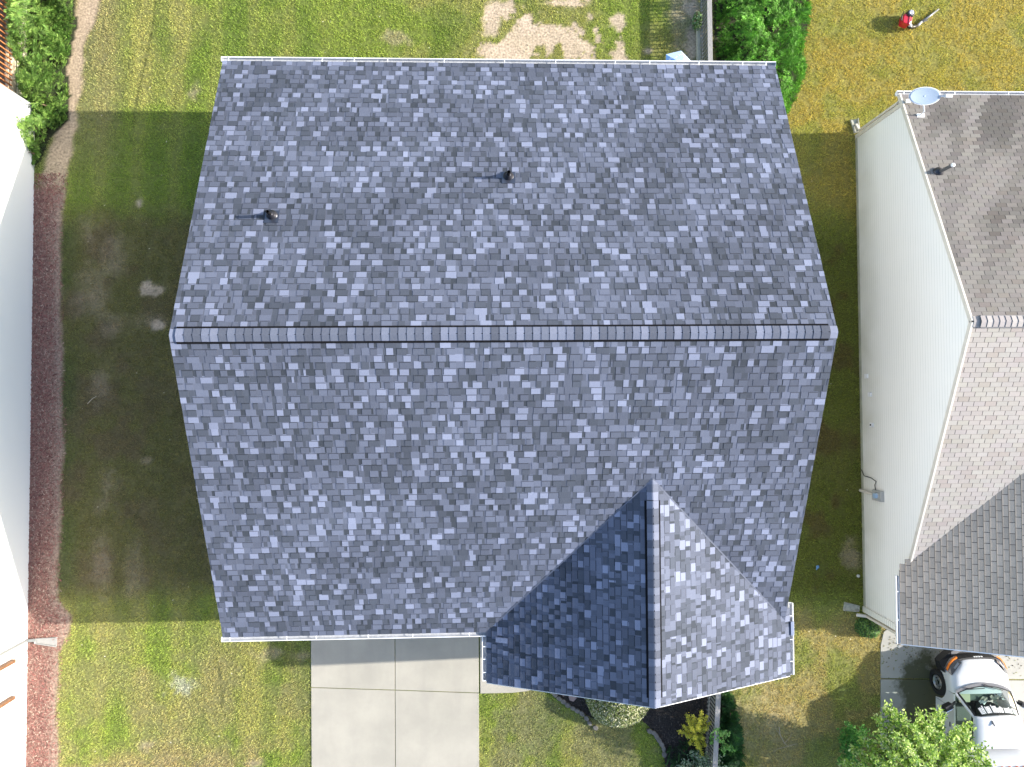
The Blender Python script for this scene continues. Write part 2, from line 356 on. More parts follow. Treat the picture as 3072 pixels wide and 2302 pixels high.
# plumbing vents: flashing plate, cone, pipe
def roofz(y): return EV+(YR-y)*sn/cs
def vent(px, py):
    x, y = W2(px, py, 4.4); 
    for _ in range(6): x, y = W2(px, py, roofz(y))
    z = roofz(y); m = MB(); n = Vector((0, sn, cs)); v = Vector((0, -cs, sn)); b = Vector((x, y, z+.012))
    pl = [b+Vector((1, 0, 0))*i*.17+v*j*.2+n*.012 for i, j in ((-1, -.75), (1, -.75), (1, 1.1), (-1, 1.1))]; m.add([p-n*.006 for p in pl]+pl, [(3,2,1,0),(4,5,6,7),(0,1,5,4),(1,2,6,5),(2,3,7,6),(3,0,4,7)])
    f = m.build("vent_flashing", mat("flash", (.09, .1, .13), .35, .7), H)
    m = MB(); m.lathe((x, y, z-.05), [(.14, .0), (.14, .085), (.13, .1), (.115, .105), (.11, .13), (.085, .145), (.072, .19), (.055, .22), (.05, .24)], 28); g = m.build("flashing_cone", mat("cone", (.035, .036, .045), .35, .5), f, smooth=True); g.matrix_parent_inverse = Matrix()
    m = MB(); m.lathe((x, y, z), [(.042, 0), (.042, .40), (.034, .40), (.034, .2), (.001, .2)], 18); m.build("vent_pipe", M_black, H, smooth=False)
vent(1525, 531); vent(817, 648)
x, y = W2(1505, 1925, 3.3); z = EV+(x-WXL)*ws_/wc; m = MB(); m.add([(x-.16, y-.06, z-.08), (x+.16, y-.06, z+.06), (x+.16, y+.07, z+.06), (x-.16, y+.07, z-.08), (x-.16, y-.06, z+.0), (x+.16, y-.06, z+.13), (x+.16, y+.07, z+.13), (x-.16, y+.07, z+.0)], [(0,3,2,1),(4,5,6,7),(0,1,5,4),(1,2,6,5),(2,3,7,6),(3,0,4,7)])
m.build("exhaust_vent_hood", mat("hood_shingle", (.24, .26, .34), .8, var=.2, vscale=30), H)
# walls under the eaves
OH = .32
def gable_walls(mb, x0, x1, yr, yg, yf, ez, rz, inset):
    a = (rz-ez)/(yr-yg); zt = lambda y: rz-abs(y-yg)*a-.06
    for x in (x0+inset, x1-inset):
        pts = [(x, yf+OH, 0), (x, yr-OH, 0), (x, yr-OH, zt(yr-OH)), (x, yg, zt(yg)), (x, yf+OH, zt(yf+OH))]
        wallquad(mb, pts)
    for y in (yf+OH, yr-OH): wallquad(mb, [(x0+inset, y, 0), (x1-inset, y, 0), (x1-inset, y, ez+.05), (x0+inset, y, ez+.05)])
m = MB(); gable_walls(m, X0, X1, YR, YG, YF, EV, RZ, .06)
# wing walls
m.box(WXL+.3, WYF+.3, 0, WXL+.45, YF+.4, EV+.05); m.box(WXR-.45, WYF+.3, 0, WXR-.3, YF+.4, EV+.05)
m.add([(WXL+.3, WYF+.3, 0), (WXR-.3, WYF+.3, 0), (WXR-.3, WYF+.3, EV+.07), (WXM, WYF+.3, WPK-.08), (WXL+.3, WYF+.3, EV+.07)], [(0, 1, 2, 3, 4)])
m.build("wall", M_siding_mine, H)
def soffit(x0, y0, x1, y1, z, parent):
    m = MB(); m.box(x0, y0, z-.16, x1, y1, z-.14); return m
m = MB(); m.box(X0+.03, YR-OH-.01, EV-.17, X1-.03, YR-.01, EV-.15); m.box(X0+.03, YF+.01, EV-.17, WXL, YF+OH+.01, EV-.15); m.box(X0+.03, YR-.015, EV-.17, X1-.03, YR-.003, EV-.03); m.box(X0+.03, YF+.003, EV-.17, WXL, YF+.015, EV-.03)
m.box(WXL+.01, WYF+.04, EV-.17, WXL+.3, YF, EV-.15); m.box(WXR-.3, WYF+.04, EV-.17, WXR-.01, YF+.6, EV-.15)
m.build("soffit", M_fascia, H)
def window(x, y, z0, z1, wd, parent, axis, glass=M_glass, fr=M_fascia, out=1):
    m = MB(); t = .06
    def bx(a0, a1, b0, b1, d0, d1, mi=0):
        d0, d1 = sorted((d0*out, d1*out))
        if axis == 'x': m.box(x+d0, y+a0, b0, x+d1, y+a1, b1, mi)
        else: m.box(x+a0, y+d0, b0, x+a1, y+d1, b1, mi)
    h = wd/2
    bx(-h-t, -h, z0-t, z1+t, 0, .03); bx(h, h+t, z0-t, z1+t, 0, .03); bx(-h, h, z1, z1+t, 0, .028); bx(-h, h, z0-t, z0, 0, .04); bx(-h, h, (z0+z1)/2-.02, (z0+z1)/2+.02, 0, .024); bx(-.015, .015, z0, (z0+z1)/2-.02, 0, .018); bx(-.015, .015, (z0+z1)/2+.02, z1, 0, .018)
    fo = m.build("window_frame", fr, parent); m = MB(); bx(-h, h, z0, z1, .004, .010); g = m.build("window_pane", glass, fo); g.matrix_parent_inverse = Matrix()
for y in (5.2, 2.4, -1.4, -3.6): window(X1-.06, y, 1.0, 2.3, .95, H, 'x')
for y in (4.5, -2): window(X0+.06, y, 1.0, 2.3, .95, H, 'x', out=-1)
for x in (-5, -1.5, 5.5): window(x, YR-OH, 1.0, 2.3, 1.1, H, 'y')
window(WXM, WYF+.3, .9, 2.3, 1.5, H, 'y', out=-1)
m = MB()
for i in range(4): m.box(-5.5, YF+OH-.05, .05+i*.55, -.7, YF+OH-.01, .05+i*.55+.53)
m.build("garage_door", M_white, H, bevel=.01)
m = MB(); m.bar((WXL+.34, YF-.02, EV-.2), (WXL+.34, YF-.02, .1), .08, .06); m.build("downspout", M_white, H)
# ------------------------------------------------------------------ neighbour house (right)
Nh = empty("neighbour_house", (14, 0, 0)); tag(Nh, "neighbouring house with pale siding wall and weathered pinkish-grey three-tab roof", "house")
NXE = 26.0; na = NRISE/(NYR-NYG); nc, ns = math.cos(math.atan(na)), math.sin(math.atan(na)); nsl = (NYR-NYG)/nc; nslf = (NYG-NYF)/nc
slope("rear_roof_slope", (NX, NYR, NE), (1, 0, 0), (0, -nc, ns), NXE-NX, nsl, .134, Nh, 'stain', seed=2)
slope("front_roof_slope", (NX, NYF, NE), (1, 0, 0), (0, nc, ns), NXE-NX, nslf, .134, Nh, 'tab', seed=3)
# wing of the neighbour: west slope, valley starts at the front eave corner
nwx = Wp(2700, 1800, NE)[0]; nwyf = Wp(2704, 1932, NE)[1]; pf = Wp(3072, 1959, NE+1.9)
nwxm = nwx+4.2; nwpk = NE+4.2*.43; nwl = math.hypot(4.2, 4.2*.43); nwc, nws = 4.2/nwl, 4.2*.43/nwl; nyap = NYF+(nwpk-NE)/na
def keepn(u0, u1, v0, v1):
    yb = NYF+(v0*nws)/na-nwyf+.2
    if u0 > yb: return None
    return (u0, min(u1, yb))
slope("wing_west_roof_slope", (nwx, nwyf, NE+.005), (0, 1, 0), (nwc, 0, nws), nyap-nwyf+.2, nwl, .15, Nh, 'dark', seed=14, keep=keepn)
slope("wing_east_roof_slope", (nwxm+4.2, nwyf, NE), (0, 1, 0), (-nwc, 0, nws), nyap-nwyf+.2, nwl, .15, Nh, 'dark', seed=15, keep=keepn)
m = MB()
for s, xe in ((1, nwx), (-1, nwxm+4.2)):
    wallquad(m, [(xe+.02*s, nwyf+.01, NE-.008), (xe+.02*s, NYF, NE-.008), (nwxm, nyap, nwpk-.012), (nwxm, nwyf+.01, nwpk-.012)]); wallquad(m, [(xe+.02*s, nwyf+.01, NE-.05), (nwxm, nwyf+.01, nwpk-.05), (nwxm, nyap, nwpk-.05), (xe+.02*s, NYF, NE-.05)])
m.build("wing_roof_deck", mat("slot_dark", (.09, .085, .085), .9), Nh)
# rake trim
m = MB(); m.bar((NX-.005, NYR+.02, NE-.05), (NX-.005, NYG, NRZ-.05), .05, .12); m.bar((NX-.005, NYF-.0, NE-.05), (NX-.005, NYG, NRZ-.05), .05, .12)
m.build("rake_trim", M_beige, Nh)
m = MB(); m.bar((nwx+.02, nwyf-.012, NE-.04), (nwxm, nwyf-.012, nwpk-.04), .025, .1); m.bar((nwxm+4.2, nwyf-.012, NE-.04), (nwxm, nwyf-.012, nwpk-.04), .025, .1); m.build("rake_trim", M_white, Nh)
xr = Wp(2941, 967, NRZ)[0]
sides = lambda s: (0, s*nc, -ns)
A = np.array([xr, NYG, NRZ]); B = np.array([NXE-.4, NYG, NRZ]); m = MB()
for s in (1, -1):
    dv = np.array(sides(s)); m.add([A+[.03,0,.005], B+[0,0,.005], B+dv*.17+[0,0,.005], A+dv*.17+[.03,0,.005], A+[.03,0,.05], B+[0,0,.05], B+dv*.17+[0,0,.045], A+dv*.17+[.03,0,.045]], [(0,3,2,1),(4,5,6,7),(0,1,5,4),(1,2,6,5),(2,3,7,6),(3,0,4,7)])
rv = m.build("ridge_vent", mat("vent_taupe", (.2, .19, .19), .8), Nh)
o = caps("ridge_cap", A, B, sides, .15, rv, [np.array([.34, .312, .293]), np.array([.32, .29, .28])], M_sh3, step=.155, lift=.051, thick=.016); o.matrix_parent_inverse = Matrix()
caps("ridge_end_cap", (NX+.02, NYG, NRZ), (xr+.05, NYG, NRZ), sides, .15, Nh, [np.array([.34, .312, .293])], M_sh3, step=.3, lift=.012)
gutter("gutter", (NX-.08, NYR, NE-.01), (NXE, NYR, NE-.01), (0, 1, 0), Nh, [.2, 1.7, 3.3, 4.9], w=.12)
gutter("gutter", (nwx, NYF-.15, NE-.01), (nwx, nwyf, NE-.01), (-1, 0, 0), Nh, [.45, 1.25], w=.1)
# clapboard west wall
m = MB(); xw = 12.09; yr_, yf_ = W2(2571, 408)[1], W2(2592, 1835)[1]; lap = .115
def ztop(y): return NRZ-abs(y-NYG)*na-.07
def yat(z, side):           # wall half width at height z
    yy = (NRZ-.07-z)/na; 
    return min(NYG+yy, yr_) if side > 0 else max(NYG-yy, yf_)
z = 0.12; vv = []
while z < NRZ-.1:
    z1 = min(z+lap, NRZ-.075)
    a0, a1, b0, b1 = yat(z, -1), yat(z, 1), yat(z1, -1), yat(z1, 1)
    m.add([(xw-.016, a0, z), (xw-.016, a1, z), (xw-.002, b1, z1), (xw-.002, b0, z1), (xw, a0, z), (xw, a1, z)], [(3, 2, 1, 0), (0, 1, 5, 4)])
    z = z1
M_nsid, t, b = newmat("pale_lap_siding"); b.inputs["Roughness"].default_value = .45; b.inputs["Specular IOR Level"].default_value = .3
tc = t.nodes.new("ShaderNodeTexCoord"); sp = t.nodes.new("ShaderNodeSeparateXYZ"); t.links.new(tc.outputs["Object"], sp.inputs[0])
n = t.nodes.new("ShaderNodeTexNoise"); n.inputs["Scale"].default_value = .9; n.inputs["Detail"].default_value = 5; t.links.new(tc.outputs["Object"], n.inputs["Vector"])
mr = t.nodes.new("ShaderNodeMapRange"); mr.inputs[1].default_value = 1.5; mr.inputs[2].default_value = .05; mr.inputs[3].default_value = 0; mr.inputs[4].default_value = 1; t.links.new(sp.outputs[2], mr.inputs[0])
mu = t.nodes.new("ShaderNodeMath"); mu.operation = 'MULTIPLY'; t.links.new(mr.outputs[0], mu.inputs[0]); t.links.new(n.outputs[0], mu.inputs[1])
cr = t.nodes.new("ShaderNodeValToRGB"); cr.color_ramp.elements[0].color = (.84, .82, .77, 1); cr.color_ramp.elements[0].position = .05; cr.color_ramp.elements[1].color = (.52, .5, .41, 1); cr.color_ramp.elements[1].position = .75
t.links.new(mu.outputs[0], cr.inputs[0])
fz_ = t.nodes.new("ShaderNodeMath"); fz_.operation = 'MULTIPLY_ADD'; fz_.inputs[1].default_value = 1/.115; fz_.inputs[2].default_value = -.12/.115; t.links.new(sp.outputs[2], fz_.inputs[0])
fr2 = t.nodes.new("ShaderNodeMath"); fr2.operation = 'FRACT'; t.links.new(fz_.outputs[0], fr2.inputs[0])
gt_ = t.nodes.new("ShaderNodeMath"); gt_.operation = 'GREATER_THAN'; gt_.inputs[1].default_value = .76; t.links.new(fr2.outputs[0], gt_.inputs[0])
gm_ = t.nodes.new("ShaderNodeMath"); gm_.operation = 'MULTIPLY'; t.links.new(gt_.outputs[0], gm_.inputs[0]); n3 = t.nodes.new("ShaderNodeTexNoise"); n3.inputs["Scale"].default_value = 1.3; t.links.new(tc.outputs["Object"], n3.inputs["Vector"]); t.links.new(n3.outputs[0], gm_.inputs[1])
mxl = t.nodes.new("ShaderNodeMixRGB"); t.links.new(gm_.outputs[0], mxl.inputs[0]); t.links.new(cr.outputs[0], mxl.inputs[1]); mxl.inputs[2].default_value = (.42, .43, .36, 1); t.links.new(mxl.outputs[0], b.inputs["Base Color"])
wallquad(m, [(nwx+.3, nwyf+.3, 0), (nwxm+3.9, nwyf+.3, 0), (nwxm+3.9, nwyf+.3, NE+.1), (nwxm, nwyf+.3, nwpk-.06), (nwx+.3, nwyf+.3, NE+.1)])
wallquad(m, [(nwx+.3, nwyf+.3, 0), (nwx+.3, nwyf+.3, NE+.1), (nwx+.3, yf_, NE+.1), (nwx+.3, yf_, 0)])
wallquad(m, [(xw, yr_, 0), (xw, yr_, NE), (NXE, yr_, NE), (NXE, yr_, 0)])
nwall = m.build("wall", M_nsid, Nh)
m = MB(); m.box(xw-.03, yf_, 0, xw+.02, yr_, .12); m.build("foundation", mat("foundation", (.36, .36, .28), .9, var=.2, vscale=3), Nh)
m = MB(); m.box(xw-.035, yr_-.10, .01, xw+.1, yr_+.02, NE+.2); m.box(xw-.035, yf_-.02, .01, xw+.1, yf_+.12, NE+.05); m.build("corner_board", M_beige, Nh)
# downspout at the front corner, elbow at both ends
p0 = Wp(2583, 1828, .12); m = MB(); yD = yf_-.09
m.bar((xw-.03, yD, NE-.25), (xw-.03, yD, .2), .09, .07, up=(0, 1, 0)); m.bar((xw-.03, yD, .2), (xw-.32, yD+.02, .1), .09, .07); m.bar((xw-.03, yD, NE-.26), (nwx-.02, yD-.15, NE-.1), .08, .07); m.build("downspout", M_beige, Nh, bevel=.006)
m = MB(); yD = yr_+.1; m.bar((xw+.02, yD, NE-.3), (xw+.02, yD, .2), .09, .07, up=(0, 1, 0)); m.bar((xw+.02, yD, NE-.3), (xw+.1, NYR+.04, NE-.1), .08, .07); m.bar((xw+.02, yD, .2), (xw-.03, yD+.25, .08), .08, .06); m.build("downspout", M_beige, Nh, bevel=.006)
# little fittings on the wall: vent hood, two outlet covers, meter with its conduit
def onwall(px, py, guess=1.):
    for z in np.arange(.0, 3.2, .02):
        if Wp(px, py, z)[0] <= xw: return (xw, Wp(px, py, z)[1], z)
    return (xw, Wp(px, py, guess)[1], guess)
for k, (px, py) in enumerate(((2601, 1129), (2611, 1184), (2617, 1275))):
    q = onwall(px, py); m = MB(); m.box(q[0]-.06, q[1]-.07, q[2]-.07, q[0]-.01, q[1]+.07, q[2]+.09, 0)
    if k == 2: m.box(q[0]-.075, q[1]-.03, q[2]-.03, q[0]-.061, q[1]+.03, q[2]+.03, 1)
    m.build(["spigot_plate", "dryer_vent_hood", "outlet_cover"][k], [M_white, M_black], Nh, bevel=.008)
q = onwall(2642, 1488); me_ = MB(); me_.box(q[0]-.13, q[1]-.16, q[2]-.28, q[0]-.01, q[1]+.16, q[2]+.22); meter = me_.build("electric_meter_box", mat("meter_grey", (.45, .45, .44), .45, .3), Nh, bevel=.01)
m = MB(); m.tube([(q[0]-.13, q[1], q[2]-.02), (q[0]-.21, q[1], q[2]-.02)], [.085, .075], 20); g = m.build("meter_dial", mat("meter_glass", (.35, .48, .62), .1, spec=.8), meter, smooth=False); g.matrix_parent_inverse = Matrix()
m = MB(); m.tube([(q[0]-.06, q[1]+.02, q[2]-.26), (q[0]-.06, q[1]+.03, .0)], .05, 14); m.build("conduit", M_beige, Nh, smooth=False)
m = MB(); m.tube([(q[0]-.05, q[1]+.14, q[2]-.2), (q[0]-.05, q[1]+.3, q[2]-.25), (q[0]-.05, q[1]+.42, q[2]-.16), (q[0]-.05, q[1]+.5, q[2]-.45), (q[0]-.04, q[1]+.52, .2), (q[0]-.04, q[1]+.7, .05)], .012, 6); m.build("cable", M_black, Nh)
# vent pipe on the neighbour roof
x, y = W2(2850, 500, 4.2); z = NE+(NYR-y)*na; m = MB(); m.lathe((x, y, z-.04), [(.14, 0), (.14, .06), (.08, .1), (.05, .16)], 20); f_ = m.build("vent_flashing", M_darkmetal, Nh, smooth=True)
m = MB(); m.lathe((x, y, z), [(.045, 0), (.045, .62), (.035, .62), (.001, .6)], 16); m.build("vent_pipe", mat("vent_grey", (.09, .09, .09), .5), Nh); m = MB(); m.lathe((x, y, z+.6), [(.052, 0), (.05, .04), (.02, .05), (0, .05)], 16); m.build("vent_cap", M_white, Nh)
# ------------------------------------------------------------------ satellite dish on the neighbour roof
cx, cy = W2(2771, 291, 3.55); D = empty("satellite_dish", (cx, cy-.5, 3.2)); tag(D, "pale oval satellite dish on a white mast at the roof corner of the neighbouring house", "satellite dish")
nrm = Vector((.0, -.3, .95)).normalized(); e1 = Vector((1, 0, 0)); e1 = (e1-nrm*e1.dot(nrm)).normalized(); e2 = nrm.cross(e1); c0 = Vector((cx, cy, 3.6))
m = MB(); n = 48; R = 9; vs = []; fs = []
for i in range(R+1):
    r_ = i/R
    for k in range(n): a_ = 2*math.pi*k/n; vs.append(c0+e1*.44*r_*math.cos(a_)+e2*.225*r_*math.sin(a_)+nrm*(.03*r_*r_-.03))
for i in range(R): 
    for k in range(n): fs.append((i*n+k, i*n+(k+1) % n, (i+1)*n+(k+1) % n, (i+1)*n+k))
m.add(vs, fs); o = m.build("dish_reflector", mat("dish_grey", (.24, .31, .4), .6), D, smooth=True); s_ = o.modifiers.new("s", 'SOLIDIFY'); s_.thickness = .012
m = MB(); ring = [c0+e1*.443*math.cos(2*math.pi*k/n)+e2*.228*math.sin(2*math.pi*k/n) for k in range(n)]; m.tube(ring+[ring[0]], .009, 6, cap=False); m.build("dish_rim", M_white, D)
fx, fy = W2(2768, 342, 3.05); fx -= .06; fz = NE+(NYR-fy)*na; m = MB(); m.tube([(fx+.06, fy, fz+.02), (fx+.06, fy+.04, fz+.2), (cx-.0, cy-.1, 3.52)], .022, 12); m.build("mast", M_white, D, smooth=True)
m = MB(); m.box(fx-.04, fy-.11, fz-.04, fx+.18, fy+.05, fz+.03); m.build("foot_plate", M_white, D, bevel=.006)
m = MB(); p1 = c0-e2*.36; p2 = c0+nrm*.45+e1*.62+e2*.05; m.bar(c0+e1*.46, c0+e1*.66+nrm*.03, .03, .03); m.build("feed_arm", M_white, D)
m = MB(); q0 = c0+e1*.64+nrm*.03; m.bar(q0-e2*.04, q0+e2*.05, .2, .1); m.build("feed_horn", mat("lnb", (.6, .6, .6), .5), D, bevel=.01)
# ------------------------------------------------------------------ left house
Lh = empty("house", (-15, 0, 0)); tag(Lh, "white-walled house at the left edge of the lawn with an orange wooden deck", "house")
lb = [W2(104, 420)[0], W2(98, 1152)[0], W2(86, 1800)[0], W2(67, 2185)[0]]
yA = W2(130, 372)[1]; a1 = Wp(104, 430); a2 = Wp(84, 1850); k_ = (a1[0]-a2[0])/(a1[1]-a2[1])
def lx(y): return a2[0]+k_*(y-a2[1])
M_lsid, t, b = newmat("white_lap_siding"); b.inputs["Roughness"].default_value = .5; b.inputs["Base Color"].default_value = (.87, .87, .84, 1)
LY0, LY1 = -13.5, Wp(72, 330, .0)[1]; m = MB(); z = .15; lapw = .2
while z < 3.2:
    m.add([(lx(LY0)-.0, LY0, z), (lx(LY1), LY1, z), (lx(LY1)-.012, LY1, z+lapw), (lx(LY0)-.012, LY0, z+lapw), (lx(LY0)-.015, LY0, z), (lx(LY1)-.015, LY1, z)], [(0, 1, 2, 3), (0, 4, 5, 1)][:2]); z += lapw
LXB = lx(0)-12
wallquad(m, [(lx(LY1), LY1, 0), (LXB, LY1, 0), (LXB, LY1, 3.2), (lx(LY1)-.01, LY1, 3.2)]); wallquad(m, [(LXB, LY1, 0), (LXB, LY0, 0), (LXB, LY0, 3.2), (LXB, LY1, 3.2)]); wallquad(m, [(LXB, LY0, 0), (lx(LY0), LY0, 0), (lx(LY0)-.01, LY0, 3.2), (LXB, LY0, 3.2)])
m.add([(lx(LY0)+.0, LY0, 0), (lx(LY1)+.0, LY1, 0), (lx(LY1)+.0, LY1, .15), (lx(LY0)+.0, LY0, .15)], [(0, 1, 2, 3)])
m.build("wall", M_lsid, Lh)
m = MB(); m.add([(lx(LY1)+.0, LY1+.3, 3.05), (lx(LY0)+.0, LY0-.3, 3.05), ((LXB+lx(0))/2, LY0-.3, 5.2), ((LXB+lx(0))/2, LY1+.3, 5.2), (LXB-.3, LY1+.3, 3.05), (LXB-.3, LY0-.3, 3.05)], [(0, 3, 2, 1), (3, 4, 5, 2), (0, 1, 5, 4)]); m.build("roof", mat("left_roof", (.12, .12, .13), .9, var=.2), Lh)
cb = Wp(70, 332, .02); m = MB(); m.box(lx(LY1)-.14, LY1-.02, .0, lx(LY1)+.04, LY1+.1, 3.1); m.build("corner_board", mat("grey_white_trim", (.3, .31, .31), .5), Lh)
# front-left downspout with elbow and flared splash block
dp = Wp(80, 1922, .1); dy = dp[1]; m = MB(); xx = lx(dy)+.03
m.bar((xx, dy, 3.0), (xx, dy, .12), .085, .06, up=(0, 1, 0)); m.bar((xx-.01, dy, .13), (Wp(108, 1920, .08)[0], dy+.0, .08), .085, .06); m.build("downspout", mat("downspout_grey", (.19, .195, .19), .4), Lh, bevel=.006)
# two timber brackets with bolt heads on the wall
for py in (1983, 2093):
    q = Wp(33, py, .75); m = MB(); xx = lx(q[1])+.06; zz = .75; m.bar((xx, q[1], 3.0), (xx, q[1], zz), .15, .1, up=(0, 1, 0)); tb = m.build("timber_post", mat("bracket_wood", (.17, .085, .045), .6, var=.2, vscale=10), Lh)
    m = MB()
    for s in (.06, .13): m.lathe((0, 0, 0), [(.018, 0), (.018, .02), (0, .025)], 10)
    me = bpy.data.meshes.new("bolt_heads"); me.from_pydata([(xx+.05+v[2], q[1]+v[0], zz+.06+(.1 if i >= 30 else 0)+v[1]) for i, v in enumerate(m.v)], [], m.f); bo = link("bolt_heads", me, M_steel, tb); bo.matrix_parent_inverse = Matrix()
m = MB(); qb = Wp(0, 2000, 1.35); m.box(lx(-10)-.05, -13, .95+.4, lx(-10)+.045, Wp(3, 1975, 1.3)[1], 1.42); m.build("brick_ledge", mat("ledge_brick", (.5, .33, .24), .8, var=.3, vscale=20), Lh)
# deck with railing behind the left house
DK = empty("deck", (-15.5, 12, 0)); tag(DK, "stained orange wooden deck with baluster railing behind the white-walled house", "deck")
dx = Wp(26, 150, .75)[0]; yd0 = Wp(45, 290, .6)[1]; m = MB()
for i in range(24): m.box(dx-3.4+.14*i, yd0, .68, dx-3.4+.14*i+.13, 15.5, .71)
m.build("deck_floor", mat("deck_boards", (.2, .12, .08), .8, var=.3, vscale=9), DK)
m = MB(); m.box(dx-.02, yd0, .45, dx+.02, 15.5, .68); m.build("rim_joist", mat("pale_joist", (.62, .5, .36), .7, var=.15), DK)
m = MB(); m.box(dx+.03, yd0-.0, .02, dx+.07, 15.5, .43); m.build("skirting_board", mat("cream_skirting", (.75, .7, .52), .7), DK)
m = MB(); m.box(dx-.03, yd0, .8, dx+.05, 15.5, .84); m.box(dx-.04, yd0, 1.62, dx+.06, 15.5, 1.66); m.build("rail", mat("pale_rail", (.62, .45, .3), .6, var=.15), DK)
y = yd0+.12; k = 0
while y < 15.3:
    m = MB(); m.box(dx+.055, y-.017, .72, dx+.095, y+.017, 1.64); m.build("baluster", M_wood_or, DK); y += .158
for (px, py) in ((56, 298), (39, 86)):
    q = Wp(px, py, .15); m = MB(); m.box(q[0]-.1, q[1]-.045, .0, q[0]+.0, q[1]+.05, 1.75); m.build("post", M_wood_or, DK)
# ------------------------------------------------------------------ ground
def px_poly(pts, z=0): return [W2(a, b, z) for a, b in pts]
def blob(x, y, px, py, rx, ry, soft=.35, rot=0, ns=.5, na_=.55, seed=30):
    c = W2(px, py); s = 22.55/FPX; dx_, dy_ = (x-c[0])/(rx*s), (y-c[1])/(ry*s)
    if rot: a = math.radians(rot); dx_, dy_ = dx_*math.cos(a)+dy_*math.sin(a), -dx_*math.sin(a)+dy_*math.cos(a)
    d = np.sqrt(dx_**2+dy_**2)+na_*2*(fbm(x, y, ns, seed, 5)-.5)*2.6+(fbm(x, y, .13, seed+9, 2)-.5)*.9
    return 1-smooth(1-soft, 1+soft, d)
DIRT = [(1630, 135, 118, 68, .12), (1580, 60, 38, 60, .2), (1530, 170, 80, 34, .2), (1500, 30, 45, 22, .3), (1850, 60, 26, 22, .5), (1862, 165, 18, 40, .3), (1945, 150, 18, 14, .5), (290, 830, 34, 60, .95), (275, 900, 40, 40, .95), (345, 760, 24, 40, .95), (330, 985, 40, 22, .95), (260, 690, 26, 40, .95), (300, 1140, 22, 50, .95), (320, 1480, 26, 60, .95), (305, 1690, 20, 70, .95), (400, 1700, 22, 60, .95), (1190, 120, 34, 18, .6), (1470, 60, 22, 30, .5), (1700, 8, 60, 14, .5), (2060, 110, 46, 90, .9), (2030, 30, 30, 40, .9),
        (2080, 60, 20, 120, .5), (420, 610, 10, 12, .5), (447, 875, 36, 19, .45), (455, 965, 34, 20, .6), (478, 972, 22, 14, .4), (445, 1380, 12, 9, .8), (585, 275, 14, 28, .8), (755, 2290, 30, 12, .6), (810, 1960, 34, 16, .9), (900, 1965, 24, 10, .9), (2555, 1660, 20, 42, .8), (440, 2235, 20, 12, .9),
        (2230, 2010, 60, 50, .9), (2270, 2120, 80, 70, .9), (2330, 2160, 40, 60, .9), (2215, 2200, 34, 90, .7), (2690, 1950, 30, 20, .8)]
LP = np.array([W2(a, b) for a, b in ((330, -40), (300, 0), (290, 60), (262, 130), (250, 220), (235, 330), (225, 420), (200, 520), (165, 640))])
MP = np.array([W2(a, b) for a, b in ((196, 560), (182, 640), (180, 800), (182, 960), (186, 1152), (190, 1300), (184, 1500), (176, 1700), (176, 1800), (210, 1850), (205, 1900), (180, 1960), (170, 2100), (172, 2302), (172, 2500))])
